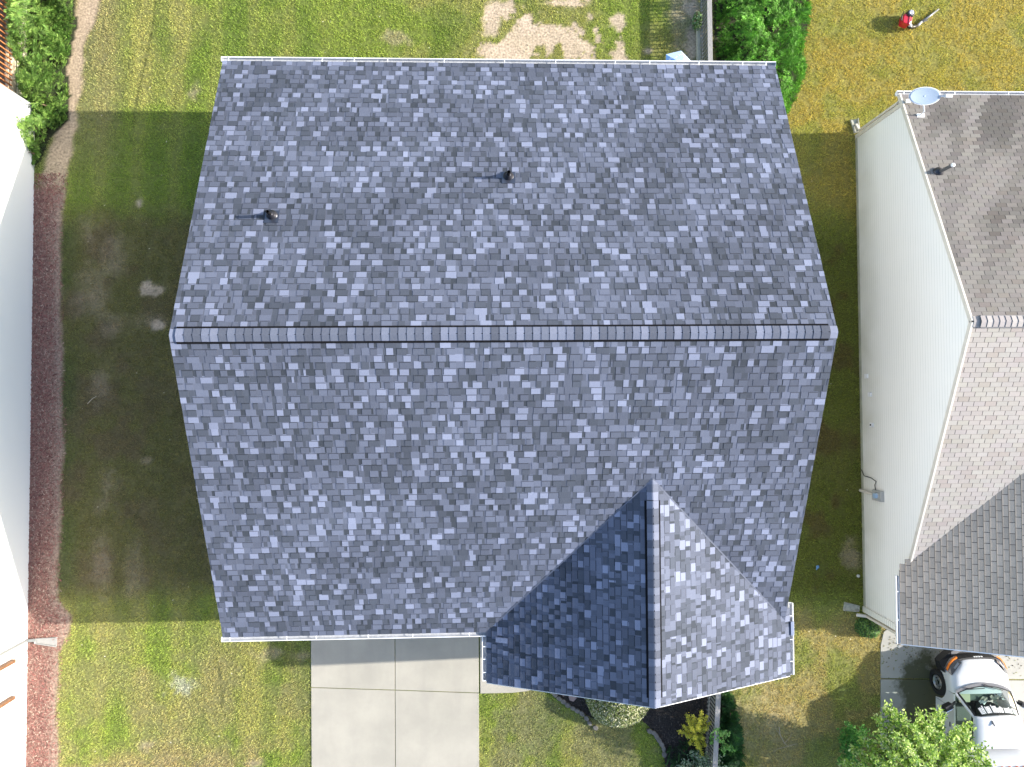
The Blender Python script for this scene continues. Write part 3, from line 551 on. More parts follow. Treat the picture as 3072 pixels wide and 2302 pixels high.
def field(x, y):
    """albedo of the turf / soil at x, y and how much grass grows there"""
    x = np.asarray(x, float); y = np.asarray(y, float)
    big = fbm(x, y, 3.2, 1); mid = fbm(x, y, .9, 5); fine = fbm(x, y, .22, 9, 3)
    left = 1-smooth(-6.5, -4, x); right = smooth(9.4, 10.4, x+.3*(mid-.5)); rear = smooth(6, 9, y); front = 1-smooth(-8.5, -6, y)
    gr = np.array([.27, .335, .064])[None]*np.ones(x.shape+(1,)); ye = np.array([.38, .355, .12]); dk = np.array([.16, .235, .04]); gold = np.array([.43, .36, .085]); tan = np.array([.44, .35, .18])
    def mix(c, d, t): t = np.clip(t, 0, 1)[..., None]; return c*(1-t)+np.asarray(d)*t
    c = gr
    c = mix(c, ye, .75*smooth(.42, .62, big+.35*(mid-.5)))
    c = mix(c, dk, .6*smooth(.55, .75, fbm(x+9, y*.5, 1.6, 13)))
    # mower stripes running front to back in the side yard
    st = .5+.5*np.sin((x+.12*np.sin(y*.35))*2*math.pi/1.15+.9); c = mix(c, dk, .32*left*smooth(.45, .9, st)); c = mix(c, ye, .3*left*smooth(.6, .95, 1-st))
    # dry olive left strip at the back
    t = left*rear*(1-smooth(-11.9, -11.0, x)); c = mix(c, [.3, .27, .13], .6*t)
    # side lawn: house shadow painted in as darker, browner turf; tan patches are real
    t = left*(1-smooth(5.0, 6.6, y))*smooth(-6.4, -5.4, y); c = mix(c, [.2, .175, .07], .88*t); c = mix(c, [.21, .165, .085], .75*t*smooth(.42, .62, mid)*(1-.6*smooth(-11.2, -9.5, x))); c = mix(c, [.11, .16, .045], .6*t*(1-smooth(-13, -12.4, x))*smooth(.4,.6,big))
    t = left*front*smooth(.4, .6, fbm(x, y, 1.6, 17)); c = mix(c, [.36, .31, .15], .5*t)
    t = (1-smooth(-11.4, -10.2, y))*(1-smooth(-7, -5.5, x))*1.0; c = mix(c, [.42, .33, .17], .7*t*smooth(.35, .6, mid))
    # golden yard behind the neighbour
    tr = smooth(8.6, 9.3, x+.0)*smooth(4.5, 6.5, y); c = mix(c, gold, tr*(.55+.45*smooth(.35, .6, mid))); c = mix(c, [.36, .36, .07], tr*.35*smooth(.55, .72, big))
    c = mix(c, [.33, .22, .07], tr*.12*smooth(.6, .8, fbm(x, y, .6, 23)))
    tb = smooth(8.3, 8.8, x)*(1-smooth(-7.6, -6.2, y)); c = mix(c, [.46, .38, .15], tb*(.35+.55*smooth(.4, .6, mid)))
    tg = smooth(8.0, 8.5, x)*(1-smooth(4.5, 6.5, y))*smooth(-7, -6, y); c = mix(c, [.15, .16, .03], tg*.8); c = mix(c, [.15, .1, .04], tg*.6*smooth(.5, .68, mid))  # gap beside the neighbour: its shadow painted in as darker turf
    tf = smooth(-.2, .2, x)*(1-smooth(7.4, 8, x))*front; c = mix(c, [.27, .26, .14], tf*.6*smooth(.4, .6, mid))
    for ln, wd_, am_ in (([(478, -60), (470, 0), (456, 100), (430, 220), (405, 330), (396, 430)], .03, .6), ([(420, 0), (400, 140), (372, 260), (362, 360)], .025, .4), ([(648, 1905), (652, 1980), (664, 2060), (668, 2120)], .03, .55), ([(615, 2110), (610, 2180)], .025, .4), ([(540, 130), (530, 250), (520, 420)], .02, .3)):
        ly = np.array([W2(*q) for q in ln])[::-1]; dd = np.abs(x-np.interp(y, ly[:, 1], ly[:, 0])-.05*(fine-.5)); inr = (y > ly[0, 1]) & (y < ly[-1, 1])
        c = mix(c, [.05, .07, .02], am_*(1-smooth(wd_*.4, wd_*1.6, dd))*inr*smooth(.3, .5, mid))
    g = np.ones(x.shape)
    soil = np.array([.42, .33, .24])
    for i, (px, py, rx, ry, sf) in enumerate(DIRT):
        b_ = blob(x, y, px, py, rx, ry, sf, seed=31+i % 6); am = .95 if sf < .6 else (.36 if sf > .94 else .55)
        sc2 = soil if px < 2195 or px > 2500 else np.array([.43, .34, .17]); c = mix(c, sc2*(.75+.5*fine[..., None]), b_*am); g = g*(1-b_*am*(1. if am > .6 else .6))
    b_ = blob(x, y, 545, 2055, 30, 26, .5, seed=40); c = mix(c, [.45, .46, .33], b_*.9)
    # bare strip along the left hedge
    lxx = np.interp(y, LP[::-1, 1], LP[::-1, 0]); wv = .2+.35*fbm(x*0, y, .8, 45); d = np.abs(x-(lxx-.35))
    b_ = (1-smooth(wv*.8, wv*1.3, d+.25*(mid-.5)))*smooth(W2(0, 640)[1], W2(0, 540)[1], y); soil2 = np.array([.36, .265, .19])
    c = mix(c, soil2*(.85+.3*fine[..., None]), b_*.9); g = g*(1-b_)
    # mulch margin along the left house
    mx = np.interp(y, MP[::-1, 1], MP[::-1, 0]); b_ = (1-smooth(-.06, .1, x-mx+.22*(mid-.5)))*(1-smooth(W2(0, 590)[1], W2(0, 520)[1], y))
    mul = mix(np.array([.225, .13, .105])*np.ones(x.shape+(1,)), [.28, .2, .155], smooth(.3, 1.0, (x-lx(0))/(mx-lx(0)+1e-6)+.5*(mid-.5)))
    c = mix(c, mul, b_); g = g*(1-b_)
    return c, g
BED = px_poly([(1640, 2060), (1672, 2088), (1706, 2118), (1745, 2138), (1790, 2160), (1860, 2165), (1925, 2160), (1966, 2198), (1990, 2240), (1996, 2302), (1996, 2420), (2160, 2420), (2160, 2040), (1900, 2000)])
def inpoly(x, y, P):
    x = np.asarray(x); y = np.asarray(y); r_ = np.zeros(x.shape, bool); n = len(P)
    for i in range(n):
        (x1_, y1_), (x2_, y2_) = P[i], P[(i+1) % n]
        if y1_ == y2_: continue
        c_ = ((y1_ > y) != (y2_ > y)) & (x < (x2_-x1_)*(y-y1_)/(y2_-y1_)+x1_); r_ ^= c_
    return r_
HPL = px_poly([(56, -60), (56, 60), (64, 200), (88, 330), (86, 372), (92, 430), (92, 500), (104, 505), (128, 470), (150, 415), (185, 385), (206, 360), (212, 290), (200, 205), (218, 160), (222, 105), (232, 90), (226, 0), (232, -60)])
HPR = px_poly([(2140, -70), (2142, 120), (2150, 240), (2250, 400), (2330, 420), (2362, 345), (2385, 300), (2402, 250), (2408, 200), (2402, 150), (2420, 100), (2425, 40), (2432, -70)])
HPF = px_poly([(2165, 2030), (2185, 2070), (2205, 2100), (2212, 2150), (2222, 2200), (2228, 2260), (2232, 2380), (2150, 2380), (2152, 2250), (2158, 2150)])
HP = [HPL, HPR, HPF]
# one sheet, fine where it is seen, reaching far beyond
gx = np.concatenate([[-150, -100, -70], np.arange(-50, -17, .7), np.arange(-17, 18.5, .085), np.arange(19, 50, .7), [70, 100, 150]]); gy = np.concatenate([[-150, -100, -70], np.arange(-50, -14, .7), np.arange(-14, 14.5, .085), np.arange(15, 50, .7), [70, 100, 150]])
GX, GY = np.meshgrid(gx, gy, indexing='ij'); nX, nY = GX.shape
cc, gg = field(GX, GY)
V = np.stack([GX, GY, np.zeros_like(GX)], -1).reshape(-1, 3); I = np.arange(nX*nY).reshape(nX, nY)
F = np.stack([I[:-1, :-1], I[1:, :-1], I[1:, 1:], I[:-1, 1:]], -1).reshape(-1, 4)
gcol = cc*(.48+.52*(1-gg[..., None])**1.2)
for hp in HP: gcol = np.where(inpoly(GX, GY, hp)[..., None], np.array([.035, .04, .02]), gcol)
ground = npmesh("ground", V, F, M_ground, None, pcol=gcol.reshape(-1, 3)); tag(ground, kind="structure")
# grass blades
DRV = px_poly([(936, 1850), (940, 2320), (934, 2700), (1446, 2700), (1435, 2302), (1434, 1850)])
WALK = px_poly([(1437, 1930), (1437, 2082), (1536, 2079), (1580, 2074), (1625, 2062), (1660, 2040), (1700, 1990), (1700, 1900)])
NDRV = px_poly([(2650, 1896), (2642, 1930), (2641, 2302), (2640, 2700), (3500, 2700), (3500, 1800), (2700, 1830)])
def blocked(x, y):
    r_ = inpoly(x, y, DRV) | inpoly(x, y, WALK) | inpoly(x, y, NDRV) | inpoly(x, y, BED) | inpoly(x, y, HPL) | inpoly(x, y, HPR) | inpoly(x, y, HPF)
    r_ |= (x > X0+.3) & (x < X1-.3) & (y > YF+.4) & (y < YR-.4); r_ |= (x > WXL+.4) & (x < WXR-.4) & (y > WYF+.4) & (y < YF+1)
    r_ |= (x > xw) & (y > yf_) & (y < yr_) ; r_ |= (x < lx(y)); return r_
NB = 1900000; bx_ = rng.uniform(-15.8, 18.2, NB); by_ = rng.uniform(-12.9, 13.1, NB)
ok = ~blocked(bx_, by_); bx_, by_ = bx_[ok], by_[ok]; bc, bg = field(bx_, by_)
ok = rng.random(len(bx_)) < bg*(.15+1.25*smooth(.36, .54, fbm(bx_, by_, .14, 50, 3))); bx_, by_, bc = bx_[ok], by_[ok], bc[ok]; n = len(bx_)
a_ = rng.uniform(0, 2*math.pi, n); hh = rng.uniform(.022, .065, n); ww = rng.uniform(.004, .009, n); lean = rng.uniform(.012, .045, n); la = rng.uniform(0, 2*math.pi, n)
ca, sa = np.cos(a_)*ww, np.sin(a_)*ww
V = np.stack([np.stack([bx_-ca, by_-sa, np.zeros(n)], -1), np.stack([bx_+ca, by_+sa, np.zeros(n)], -1), np.stack([bx_+lean*np.cos(la), by_+lean*np.sin(la), hh], -1)], 1).reshape(-1, 3)
gr = npmesh("grass", V, np.arange(3*n).reshape(n, 3), M_grass, None, bc*rng.uniform(1.15, 2.0, n)[:, None]*rng.uniform(.92, 1.08, (n, 3))); tag(gr, "short mown lawn grass, patchy green and straw-coloured", "grass", kind="stuff")
# chips: red mulch on the left, dark bark in the front bed
def chips(name, n, xs, ys, keepf, cols, label, size=(.02, .06)):
    x = rng.uniform(*xs, n); y = rng.uniform(*ys, n); k = keepf(x, y); x, y = x[k], y[k]; n = len(x); a = rng.uniform(0, math.pi, n); L = rng.uniform(*size, n); w_ = L*rng.uniform(.15, .35, n); t = rng.uniform(-.012, .012, n)
    d = np.stack([np.cos(a)*L, np.sin(a)*L, t], -1)/2; e = np.stack([-np.sin(a)*w_, np.cos(a)*w_, rng.uniform(-.006, .006, n)], -1)/2; c = np.stack([x, y, rng.uniform(.012, .03, n)], -1)
    V = np.stack([c-d-e, c+d-e, c+d+e, c-d+e], 1).reshape(-1, 3); cols = np.array(cols); col = cols[rng.integers(len(cols), size=n)]*rng.uniform(.75, 1.25, n)[:, None]
    o = npmesh(name, V, np.arange(4*n).reshape(n, 4), M_chip, None, col); return tag(o, label, "mulch", kind="stuff")
def kf(x, y):
    mx = np.interp(y, MP[::-1, 1], MP[::-1, 0]); return (x > lx(y)) & (rng.random(len(x)) < 1-smooth(.55, 1.02, (x-lx(y))/(mx-lx(y)+1e-6))*.8) & (x < mx+.1) & (y < W2(0, 520)[1])
chips("mulch", 42000, (-14.7, -12), (-13, 7.2), kf, [[.25, .1, .085], [.3, .16, .13], [.38, .27, .21], [.15, .065, .055], [.27, .13, .105]], "faded red wood mulch between the white wall and the side lawn", (.03, .085))
# ------------------------------------------------------------------ paving
M_conc = mat("concrete", (.385, .358, .3), .85, col2=(.325, .304, .256), vscale=.75, bump=.15, bscale=90)
def slab(mb, pts, z1=.03): mb.poly(pts, -.05, z1)
m = MB(); g = 3
def R4(a, b, c, d): return px_poly([(a, b), (c, b), (c, d), (a, d)])
for Q in ([(933, 1800), (1184, 1800), (1184.5, 2068.8), (934, 2061)], [(934, 2063), (1184.5, 2070.8), (1185.5, 2420), (936, 2420)], [(1186.3, 1800), (1436, 1800), (1436.5, 2077.5), (1186.3, 2068.8)], [(1186.3, 2070.8), (1436.5, 2079.5), (1438, 2420), (1187.5, 2420)],
          [(936, 2422), (1185.5, 2422), (1186, 2780), (937, 2780)], [(1187.5, 2422), (1438, 2422), (1440, 2780), (1188, 2780)]): slab(m, px_poly(Q))
dr = m.build("driveway", M_conc, bevel=.006); tag(dr, kind="structure")
m = MB(); slab(m, px_poly([(1439, 1800), (1441, 2080), (1536, 2078), (1580, 2073), (1618, 2062), (1650, 2044), (1680, 2010), (1690, 1950), (1690, 1800)]), .028); wk = m.build("walkway", M_conc, bevel=.006); tag(wk, kind="structure")
t = M_conc.node_tree; b = t.nodes["Principled BSDF"]; src = b.inputs["Base Color"].links[0].from_socket
tc_ = t.nodes.new("ShaderNodeTexCoord"); mp_ = t.nodes.new("ShaderNodeMapping"); mp_.inputs["Scale"].default_value = (2.6, .35, 1); n_ = t.nodes.new("ShaderNodeTexNoise"); n_.inputs["Scale"].default_value = 1.0; n_.inputs["Detail"].default_value = 7
t.links.new(tc_.outputs["Object"], mp_.inputs[0]); t.links.new(mp_.outputs[0], n_.inputs["Vector"]); r_ = t.nodes.new("ShaderNodeMapRange"); r_.inputs[1].default_value = .5; r_.inputs[2].default_value = .75; r_.inputs[3].default_value = 0; r_.inputs[4].default_value = .45; t.links.new(n_.outputs[0], r_.inputs[0])
x_ = t.nodes.new("ShaderNodeMixRGB"); t.links.new(r_.outputs[0], x_.inputs[0]); t.links.new(src, x_.inputs[1]); x_.inputs[2].default_value = (.3, .28, .24, 1); t.links.new(x_.outputs[0], b.inputs["Base Color"])
M_conc2 = mat("stained_concrete", (.38, .37, .335), .85, col2=(.33, .32, .29), vscale=.9, bump=.15, bscale=80)
t = M_conc2.node_tree; b = t.nodes["Principled BSDF"]; src = b.inputs["Base Color"].links[0].from_socket
geo = t.nodes.new("ShaderNodeTexCoord"); n1 = t.nodes.new("ShaderNodeTexNoise"); n1.inputs["Scale"].default_value = 1.1; n1.inputs["Detail"].default_value = 8; n1.inputs["Roughness"].default_value = .75; t.links.new(geo.outputs["Object"], n1.inputs["Vector"])
vm = t.nodes.new("ShaderNodeVectorMath"); vm.operation = 'DISTANCE'; sc_ = t.nodes.new("ShaderNodeMapping"); sc_.inputs["Scale"].default_value = (1, .62, 1); t.links.new(geo.outputs["Object"], sc_.inputs[0]); c_ = W2(2775, 2085); t.links.new(sc_.outputs[0], vm.inputs[0]); vm.inputs[1].default_value = (c_[0], c_[1]*.62, 0)
md = t.nodes.new("ShaderNodeMath"); md.operation = 'MULTIPLY_ADD'; t.links.new(n1.outputs[0], md.inputs[0]); md.inputs[1].default_value = -1.9; t.links.new(vm.outputs["Value"], md.inputs[2])
rp = t.nodes.new("ShaderNodeMapRange"); rp.inputs[1].default_value = -.28; rp.inputs[2].default_value = .02; rp.inputs[3].default_value = 1; rp.inputs[4].default_value = 0; t.links.new(md.outputs[0], rp.inputs[0])
mx = t.nodes.new("ShaderNodeMixRGB"); t.links.new(rp.outputs[0], mx.inputs[0]); t.links.new(src, mx.inputs[1]); mx.inputs[2].default_value = (.09, .092, .055, 1); t.links.new(mx.outputs[0], b.inputs["Base Color"])
m = MB(); slab(m, px_poly([(2650, 1895), (2641, 1935), (2641, 2034), (3500, 2040), (3500, 1700), (2720, 1700), (2700, 1860)])); slab(m, px_poly([(2641, 2038), (2641, 2420), (3500, 2420), (3500, 2044)])); slab(m, px_poly([(2641, 2424), (2641, 2780), (3500, 2780), (3500, 2424)]))
nd = m.build("neighbour_driveway", M_conc2, bevel=.006); tag(nd, kind="structure")
m = MB(); m.poly(BED, -.02, .012); bd = m.build("planting_bed", mat("dark_bed_soil", (.035, .03, .028), .95, var=.4, vscale=12, bump=.8), None); tag(bd, kind="structure")
chips("bark_mulch", 26000, (1.2, 8), (-12.8, -7.2), lambda x, y: inpoly(x, y, BED), [[.03, .025, .022], [.05, .04, .035], [.09, .075, .065], [.02, .018, .016]], "dark bark mulch in the bed below the front gable", (.03, .07))
# ------------------------------------------------------------------ foliage
def nrmz(a): return a/np.maximum(np.linalg.norm(a, axis=-1, keepdims=True), 1e-6)
def sprays(P, D, L, cols, k=12, lw=.012, ll=.06):
    """feathery sprays: a short stem at P along D with k narrow leaflets fanned to both sides"""
    n = len(P); D = nrmz(D); ref = nrmz(rng.normal(size=(n, 3))*.6+np.array([0, 0, 1.])); S_ = nrmz(np.cross(D, ref)); Vs = []; 
    for j in range(k):
        t = (j//2+.3)/(k/2); sgn = 1 if j % 2 else -1
        b = P+D*(L*t)[:, None]; l = ll*(1.15-.7*t)*rng.uniform(.7, 1.3, n)
        tip = b+(S_*sgn*.62+D*.78+rng.normal(size=(n, 3))*.12)*l[:, None]; wv = nrmz(np.cross(tip-b, np.cross(D, S_)))*(lw*rng.uniform(.7, 1.3, n))[:, None]
        Vs.append(np.stack([b-wv, b+wv, tip], 1))
    tip = P+D*(L*1.25)[:, None]; Vs.append(np.stack([P+D*(L*.6)[:, None]-S_*lw, P+D*(L*.6)[:, None]+S_*lw, tip], 1))
    V = np.concatenate(Vs, 0).reshape(-1, 3); C = np.tile(cols, (k+1, 1))*rng.uniform(.8, 1.25, (n*(k+1), 1))
    return V, np.arange(len(V)).reshape(-1, 3), C
def leaves(P, Nn, size, cols, asp=.55, droop=.0):
    n = len(P); Nn = nrmz(Nn); a = nrmz(np.cross(Nn, rng.normal(size=(n, 3)))); b = np.cross(Nn, a); s = np.asarray(size)*np.ones(n)
    V = np.stack([P-a*s[:, None]*.5, P-b*(s*asp*.5)[:, None]+a*(s*.05)[:, None], P+a*s[:, None]*.5-Nn*(s*droop)[:, None], P+b*(s*asp*.5)[:, None]+a*(s*.05)[:, None]], 1).reshape(-1, 3)
    return V, np.arange(4*n).reshape(n, 4), cols
def hedge(name, poly, H, n, base, label, cat, L=(.12, .24), parent=None, tint=.25, edge=.5, k=9, lw=.0055, ll=.036, group=None, bright=(.1, .26, .03)):
    P = np.array(poly); lo, hi = P.min(0), P.max(0); x = rng.uniform(lo[0], hi[0], n*4); y = rng.uniform(lo[1], hi[1], n*4)
    # signed distance to the outline
    def dist(x, y):
        d = np.full(x.shape, 9.); gx_ = np.zeros(x.shape); gy_ = np.zeros(x.shape)
        for i in range(len(P)):
            a, b = P[i], P[(i+1) % len(P)]; ab = b-a; t = np.clip(((x-a[0])*ab[0]+(y-a[1])*ab[1])/(ab@ab+1e-9), 0, 1); qx, qy = x-a[0]-t*ab[0], y-a[1]-t*ab[1]; dd = np.hypot(qx, qy); u = dd < d
            d = np.where(u, dd, d); gx_ = np.where(u, qx/(dd+1e-6), gx_); gy_ = np.where(u, qy/(dd+1e-6), gy_)
        return d, gx_, gy_
    per = 13; nb = n//per; ok = inpoly(x, y, poly); x, y = x[ok][:nb], y[ok][:nb]; nb = len(x); d, gx_, gy_ = dist(x, y)
    ht = H*np.sqrt(np.clip(d/edge, .04, 1))*(.35+1.0*smooth(.3, .7, fbm(x, y, .45, 57, 3)))*rng.uniform(.6, 1.12, nb); ht = np.maximum(ht, .14)
    out = np.clip(1-d/(edge*1.3), 0, 1); th = fbm(x, y, .9, 61, 2)*16+rng.normal(size=nb)*.5
    A_ = np.stack([-gx_*out*1.1+np.cos(th)*.75, -gy_*out*1.1+np.sin(th)*.75, np.full(nb, .55)], -1); A_ = nrmz(A_); pl = rng.uniform(.16, .34, nb)*(L[1]/.24)
    base_c = np.array(base)[None]*rng.uniform(.6, 1.35, nb)[:, None]; base_c = np.where((rng.random(nb) < tint)[:, None], np.array(bright)[None]*rng.uniform(.75, 1.15, nb)[:, None], base_c)
    t = np.tile((np.arange(per)+.5)/per, nb); R_ = lambda a: np.repeat(a, per, 0); Ax = R_(A_); tip = np.stack([R_(x), R_(y), R_(ht)], -1)
    Pp = tip-Ax*(R_(pl)*(1-t))[:, None]+rng.normal(size=(nb*per, 3))*.012; Sd = nrmz(np.cross(Ax, np.array([0, 0, 1.])))*np.where(np.arange(nb*per) % 2, 1, -1)[:, None]
    D = Ax+Sd*(.95*(1-t))[:, None]+rng.normal(size=(nb*per, 3))*.18; Pp[:, 2] = np.maximum(Pp[:, 2], .04)
    V, F, C = sprays(Pp, D, rng.uniform(*L, nb*per)*(.75-.35*t), R_(base_c)*(.8+.5*t)[:, None], k, lw, ll)
    root = empty(name, (float(P[:, 0].mean()), float(P[:, 1].mean()), 0)); tag(root, label, cat, group); npmesh("foliage", V, F, M_leaf, root, C)
    m = MB(); c = P.mean(0); m_n = max(3, int((hi[1]-lo[1])/.7))
    for i in range(m_n):
        yy = lo[1]+(i+.5)*(hi[1]-lo[1])/m_n; ins = [xx for xx in np.linspace(lo[0], hi[0], 40) if inpoly(np.array([xx]), np.array([yy]), poly)[0]]
        if ins:
            xx = sum(ins)/len(ins); m.tube([(xx, yy, 0), (xx+.03, yy+.02, H*.2), (xx-.02, yy, H*.38)], [.035, .025, .01], 6)
    m.build("stem", M_bark, root); return root
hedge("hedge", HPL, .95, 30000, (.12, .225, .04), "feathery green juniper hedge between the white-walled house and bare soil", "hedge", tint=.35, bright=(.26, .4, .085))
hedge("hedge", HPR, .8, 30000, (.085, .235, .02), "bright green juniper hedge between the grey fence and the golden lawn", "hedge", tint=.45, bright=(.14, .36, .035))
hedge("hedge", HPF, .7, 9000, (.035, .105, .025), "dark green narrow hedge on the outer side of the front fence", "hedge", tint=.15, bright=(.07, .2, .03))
hedge("shrub", px_poly([(1995, 2235), (2040, 2215), (2080, 2225), (2110, 2250), (2128, 2300), (2130, 2400), (1990, 2400), (1985, 2290)]), .55, 1700, (.025, .08, .022), "low dark green spreading shrub below the yellow one", "shrub", tint=.12, bright=(.05, .15, .04))
def bush(name, c, rx, ry, h, n, size, pal, label, up=.5, core=(.03, .05, .015), asp=.6, irregular=.15, flat=1.):
    th = rng.uniform(0, 2*math.pi, n); ph = np.arccos(rng.uniform(0.0, 1, n)); r_ = 1-irregular*np.abs(rng.normal(size=n))-.12*fbm(np.cos(th)*2, np.sin(th)*2+ph, .7, 55)
    d = np.stack([np.sin(ph)*np.cos(th), np.sin(ph)*np.sin(th), np.cos(ph)**flat], -1); P = np.array([c[0], c[1], .0])+d*r_[:, None]*np.array([rx, ry, h])
    Nn = d*np.array([1, 1, 1.])+np.array([0, 0, up])+rng.normal(size=(n, 3))*.55; pal = np.array(pal); cols = pal[rng.integers(len(pal), size=n)]*rng.uniform(.8, 1.2, n)[:, None]
    V, F, C = leaves(P, Nn, rng.uniform(.7, 1.3, n)*size, cols, asp, .15); root = empty(name, (c[0], c[1], 0)); tag(root, label, "shrub"); npmesh("foliage", V, F, M_leaf, root, C)
    m = MB(); 
    for k in range(9):
        a = k*2.399; m.tube([(c[0], c[1], 0), (c[0]+rx*.35*math.cos(a), c[1]+ry*.35*math.sin(a), h*.45), (c[0]+rx*.7*math.cos(a), c[1]+ry*.7*math.sin(a), h*.72)], [.022, .014, .006], 5)
    m.build("stem", M_bark, root); return root
c = W2(1864, 2108, .55); bush("shrub", c, 1.12, .98, 1.0, 15000, .06, [(.2, .25, .07), (.38, .4, .16), (.62, .6, .42), (.15, .2, .05), (.5, .48, .28), (.07, .11, .02)], "round clipped shrub with pale variegated leaves against the front gable", irregular=.06)
c = W2(2612, 1888, .3); bush("shrub", c, .42, .36, .62, 1500, .07, [(.06, .15, .04), (.12, .24, .05), (.2, .34, .08), (.04, .1, .03)], "small leafy green shrub beside the neighbour's front corner", irregular=.25)
c = W2(2098, 52, .4); bush("shrub", c, .16, .34, .55, 260, .08, [(.1, .2, .05), (.2, .32, .1), (.3, .42, .2)], "small glossy leafy shrub poking out beside the rear fence", irregular=.3)
# yellow shrub: upright shoots densely set with small golden leaves
root = empty("shrub", (*W2(2080, 2200), 0)); tag(root, "golden yellow shrub with upright shoots beside the front fence", "shrub"); Ps = []; Ns = []; st = MB()
tips = [(2080, 2150, .95), (2062, 2148, .8), (2105, 2138, 1.1), (2120, 2150, .9), (2038, 2195, .6), (2050, 2178, .7), (2075, 2185, .9), (2095, 2180, 1.0), (2118, 2185, .85), (2062, 2210, .7), (2085, 2215, .9), (2110, 2215, .75), (2095, 2245, .7), (2105, 2262, .6), (2088, 2235, .7), (2128, 2170, .7), (2070, 2230, .5), (2066, 2165, .85), (2100, 2160, 1.05), (2116, 2236, .5)]
b0 = np.array([*W2(2085, 2195), .05])
for (px, py, h) in tips:
    tpt = np.array([*W2(px, py, h), h]); mid_ = (b0+tpt)/2+np.array([0, 0, .12]); st.tube([b0, mid_, tpt], [.012, .008, .003], 5)
    for q in range(210):
        t = rng.uniform(.45, 1.05); p_ = b0*(1-t)**2+2*mid_*t*(1-t)+tpt*t*t; Ps.append(p_+rng.normal(size=3)*.045*(1.2-.5*t)); Ns.append(rng.normal(size=3)*.6+np.array([0, 0, 1]))
pal = np.array([(.62, .55, .04), (.5, .5, .05), (.7, .62, .08), (.36, .42, .05)]); V, F, C = leaves(np.array(Ps), np.array(Ns), rng.uniform(.028, .05, len(Ps)), pal[rng.integers(4, size=len(Ps))]); npmesh("foliage", V, F, M_leaf, root, C); st.build("stem", M_bark, root)
def leafy(name, label, cat, base, tips, nleaf, size, pal, rad, zb=.05, tlo=.45, trunk=.02, mat_st=M_bark, asp=.55):
    b0 = np.array([*base, zb]); root = empty(name, (float(b0[0]), float(b0[1]), 0)); tag(root, label, cat); Ps = []; Ns = []; st = MB()
    for (px, py, h) in tips:
        tpt = np.array([*W2(px, py, h), h]); mid_ = (b0*.55+tpt*.45); mid_[2] = b0[2]+(tpt[2]-b0[2])*.62; st.tube([b0, b0*.5+mid_*.5, mid_, mid_*.5+tpt*.5+np.array([0,0,.05]), tpt], [trunk, trunk*.8, trunk*.5, trunk*.3, .004], 6)
        t = rng.uniform(tlo, 1.05, nleaf)[:, None]; p_ = b0*(1-t)**2+2*mid_*t*(1-t)+tpt*t*t; ck = rng.normal(size=(nleaf//9+1, 3))*rad; p_ = p_+ck[rng.integers(len(ck), size=nleaf)]*(1.25-.6*t)+rng.normal(size=(nleaf, 3))*rad*.32
        Ps.append(p_); Ns.append(rng.normal(size=(nleaf, 3))*.5+np.array([0, 0, 1]))
    Ps = np.concatenate(Ps); Ns = np.concatenate(Ns); Ps[:, 2] = np.maximum(Ps[:, 2], .05); n = len(Ps); pal = np.array(pal); V, F, C = leaves(Ps, Ns, rng.uniform(.7, 1.3, n)*size, pal[rng.integers(len(pal), size=n)]*rng.uniform(.85, 1.15, n)[:, None], asp, .2)
    npmesh("crown" if cat == "tree" else "foliage", V, F, M_leaf, root, C); st.build("trunk" if cat == "tree" else "stem", mat_st, root); return root
leafy("shrub", "bright green leafy sapling growing over the front fence rail", "shrub", W2(2150, 2210), [(2140, 2200, 1.0), (2150, 2190, 1.1), (2168, 2205, 1.05), (2180, 2200, 1.0), (2135, 2225, .9), (2160, 2225, 1.05), (2185, 2240, .9), (2172, 2255, .95), (2195, 2252, .85)], 60, .075, [(.16, .36, .06), (.1, .27, .05), (.25, .45, .12)], .07)
leafy("shrub", "grey-green low shrub with pale leaves at the foot of the front fence", "shrub", W2(2110, 2300), [(2080, 2262, .5), (2100, 2275, .6), (2125, 2262, .6), (2145, 2285, .65), (2160, 2275, .6), (2135, 2300, .6), (2095, 2300, .5), (2060, 2290, .5), (2040, 2300, .4), (2170, 2300, .5)], 110, .075, [(.26, .33, .22), (.16, .24, .13), (.36, .42, .3), (.08, .16, .06)], .09)
TT = [(2662, 2128, 2.5), (2640, 2160, 2.6), (2690, 2150, 2.9), (2720, 2160, 3.1), (2760, 2150, 2.9), (2805, 2150, 2.8), (2825, 2145, 2.7), (2750, 2190, 3.3), (2790, 2185, 3.1), (2640, 2210, 2.9), (2600, 2230, 2.6), (2570, 2255, 2.4), (2690, 2215, 3.3), (2720, 2235, 3.5), (2770, 2225, 3.4), (2820, 2210, 3.1), (2868, 2195, 3.0), (2902, 2185, 2.8), (2895, 2215, 2.8), (2855, 2235, 3.0), (2905, 2240, 2.8), (2950, 2252, 2.7), (2870, 2265, 3.0), (2800, 2260, 3.3), (2740, 2280, 3.5), (2680, 2275, 3.3), (2630, 2280, 3.0), (2580, 2295, 2.6), (2540, 2290, 2.3), (2660, 2310, 3.2), (2720, 2320, 3.5), (2790, 2310, 3.4), (2850, 2300, 3.1), (2900, 2310, 2.8), (2600, 2330, 2.9), (2760, 2350, 3.4), (2840, 2350, 3.1), (2680, 2370, 3.1), (2930, 2300, 2.4), (2960, 2290, 2.4)]
leafy("shrub", "deep green leafy bush at the left side of the young tree by the driveway", "shrub", W2(2580, 2240), [(2530, 2190, .9), (2548, 2178, 1.0), (2562, 2192, 1.1), (2522, 2215, .8), (2540, 2225, 1.1), (2562, 2215, 1.3), (2530, 2250, .9), (2550, 2262, 1.2), (2520, 2285, .8), (2590, 2190, 1.0)], 210, .075, [(.08, .26, .04), (.13, .36, .06), (.06, .18, .03)], .09)
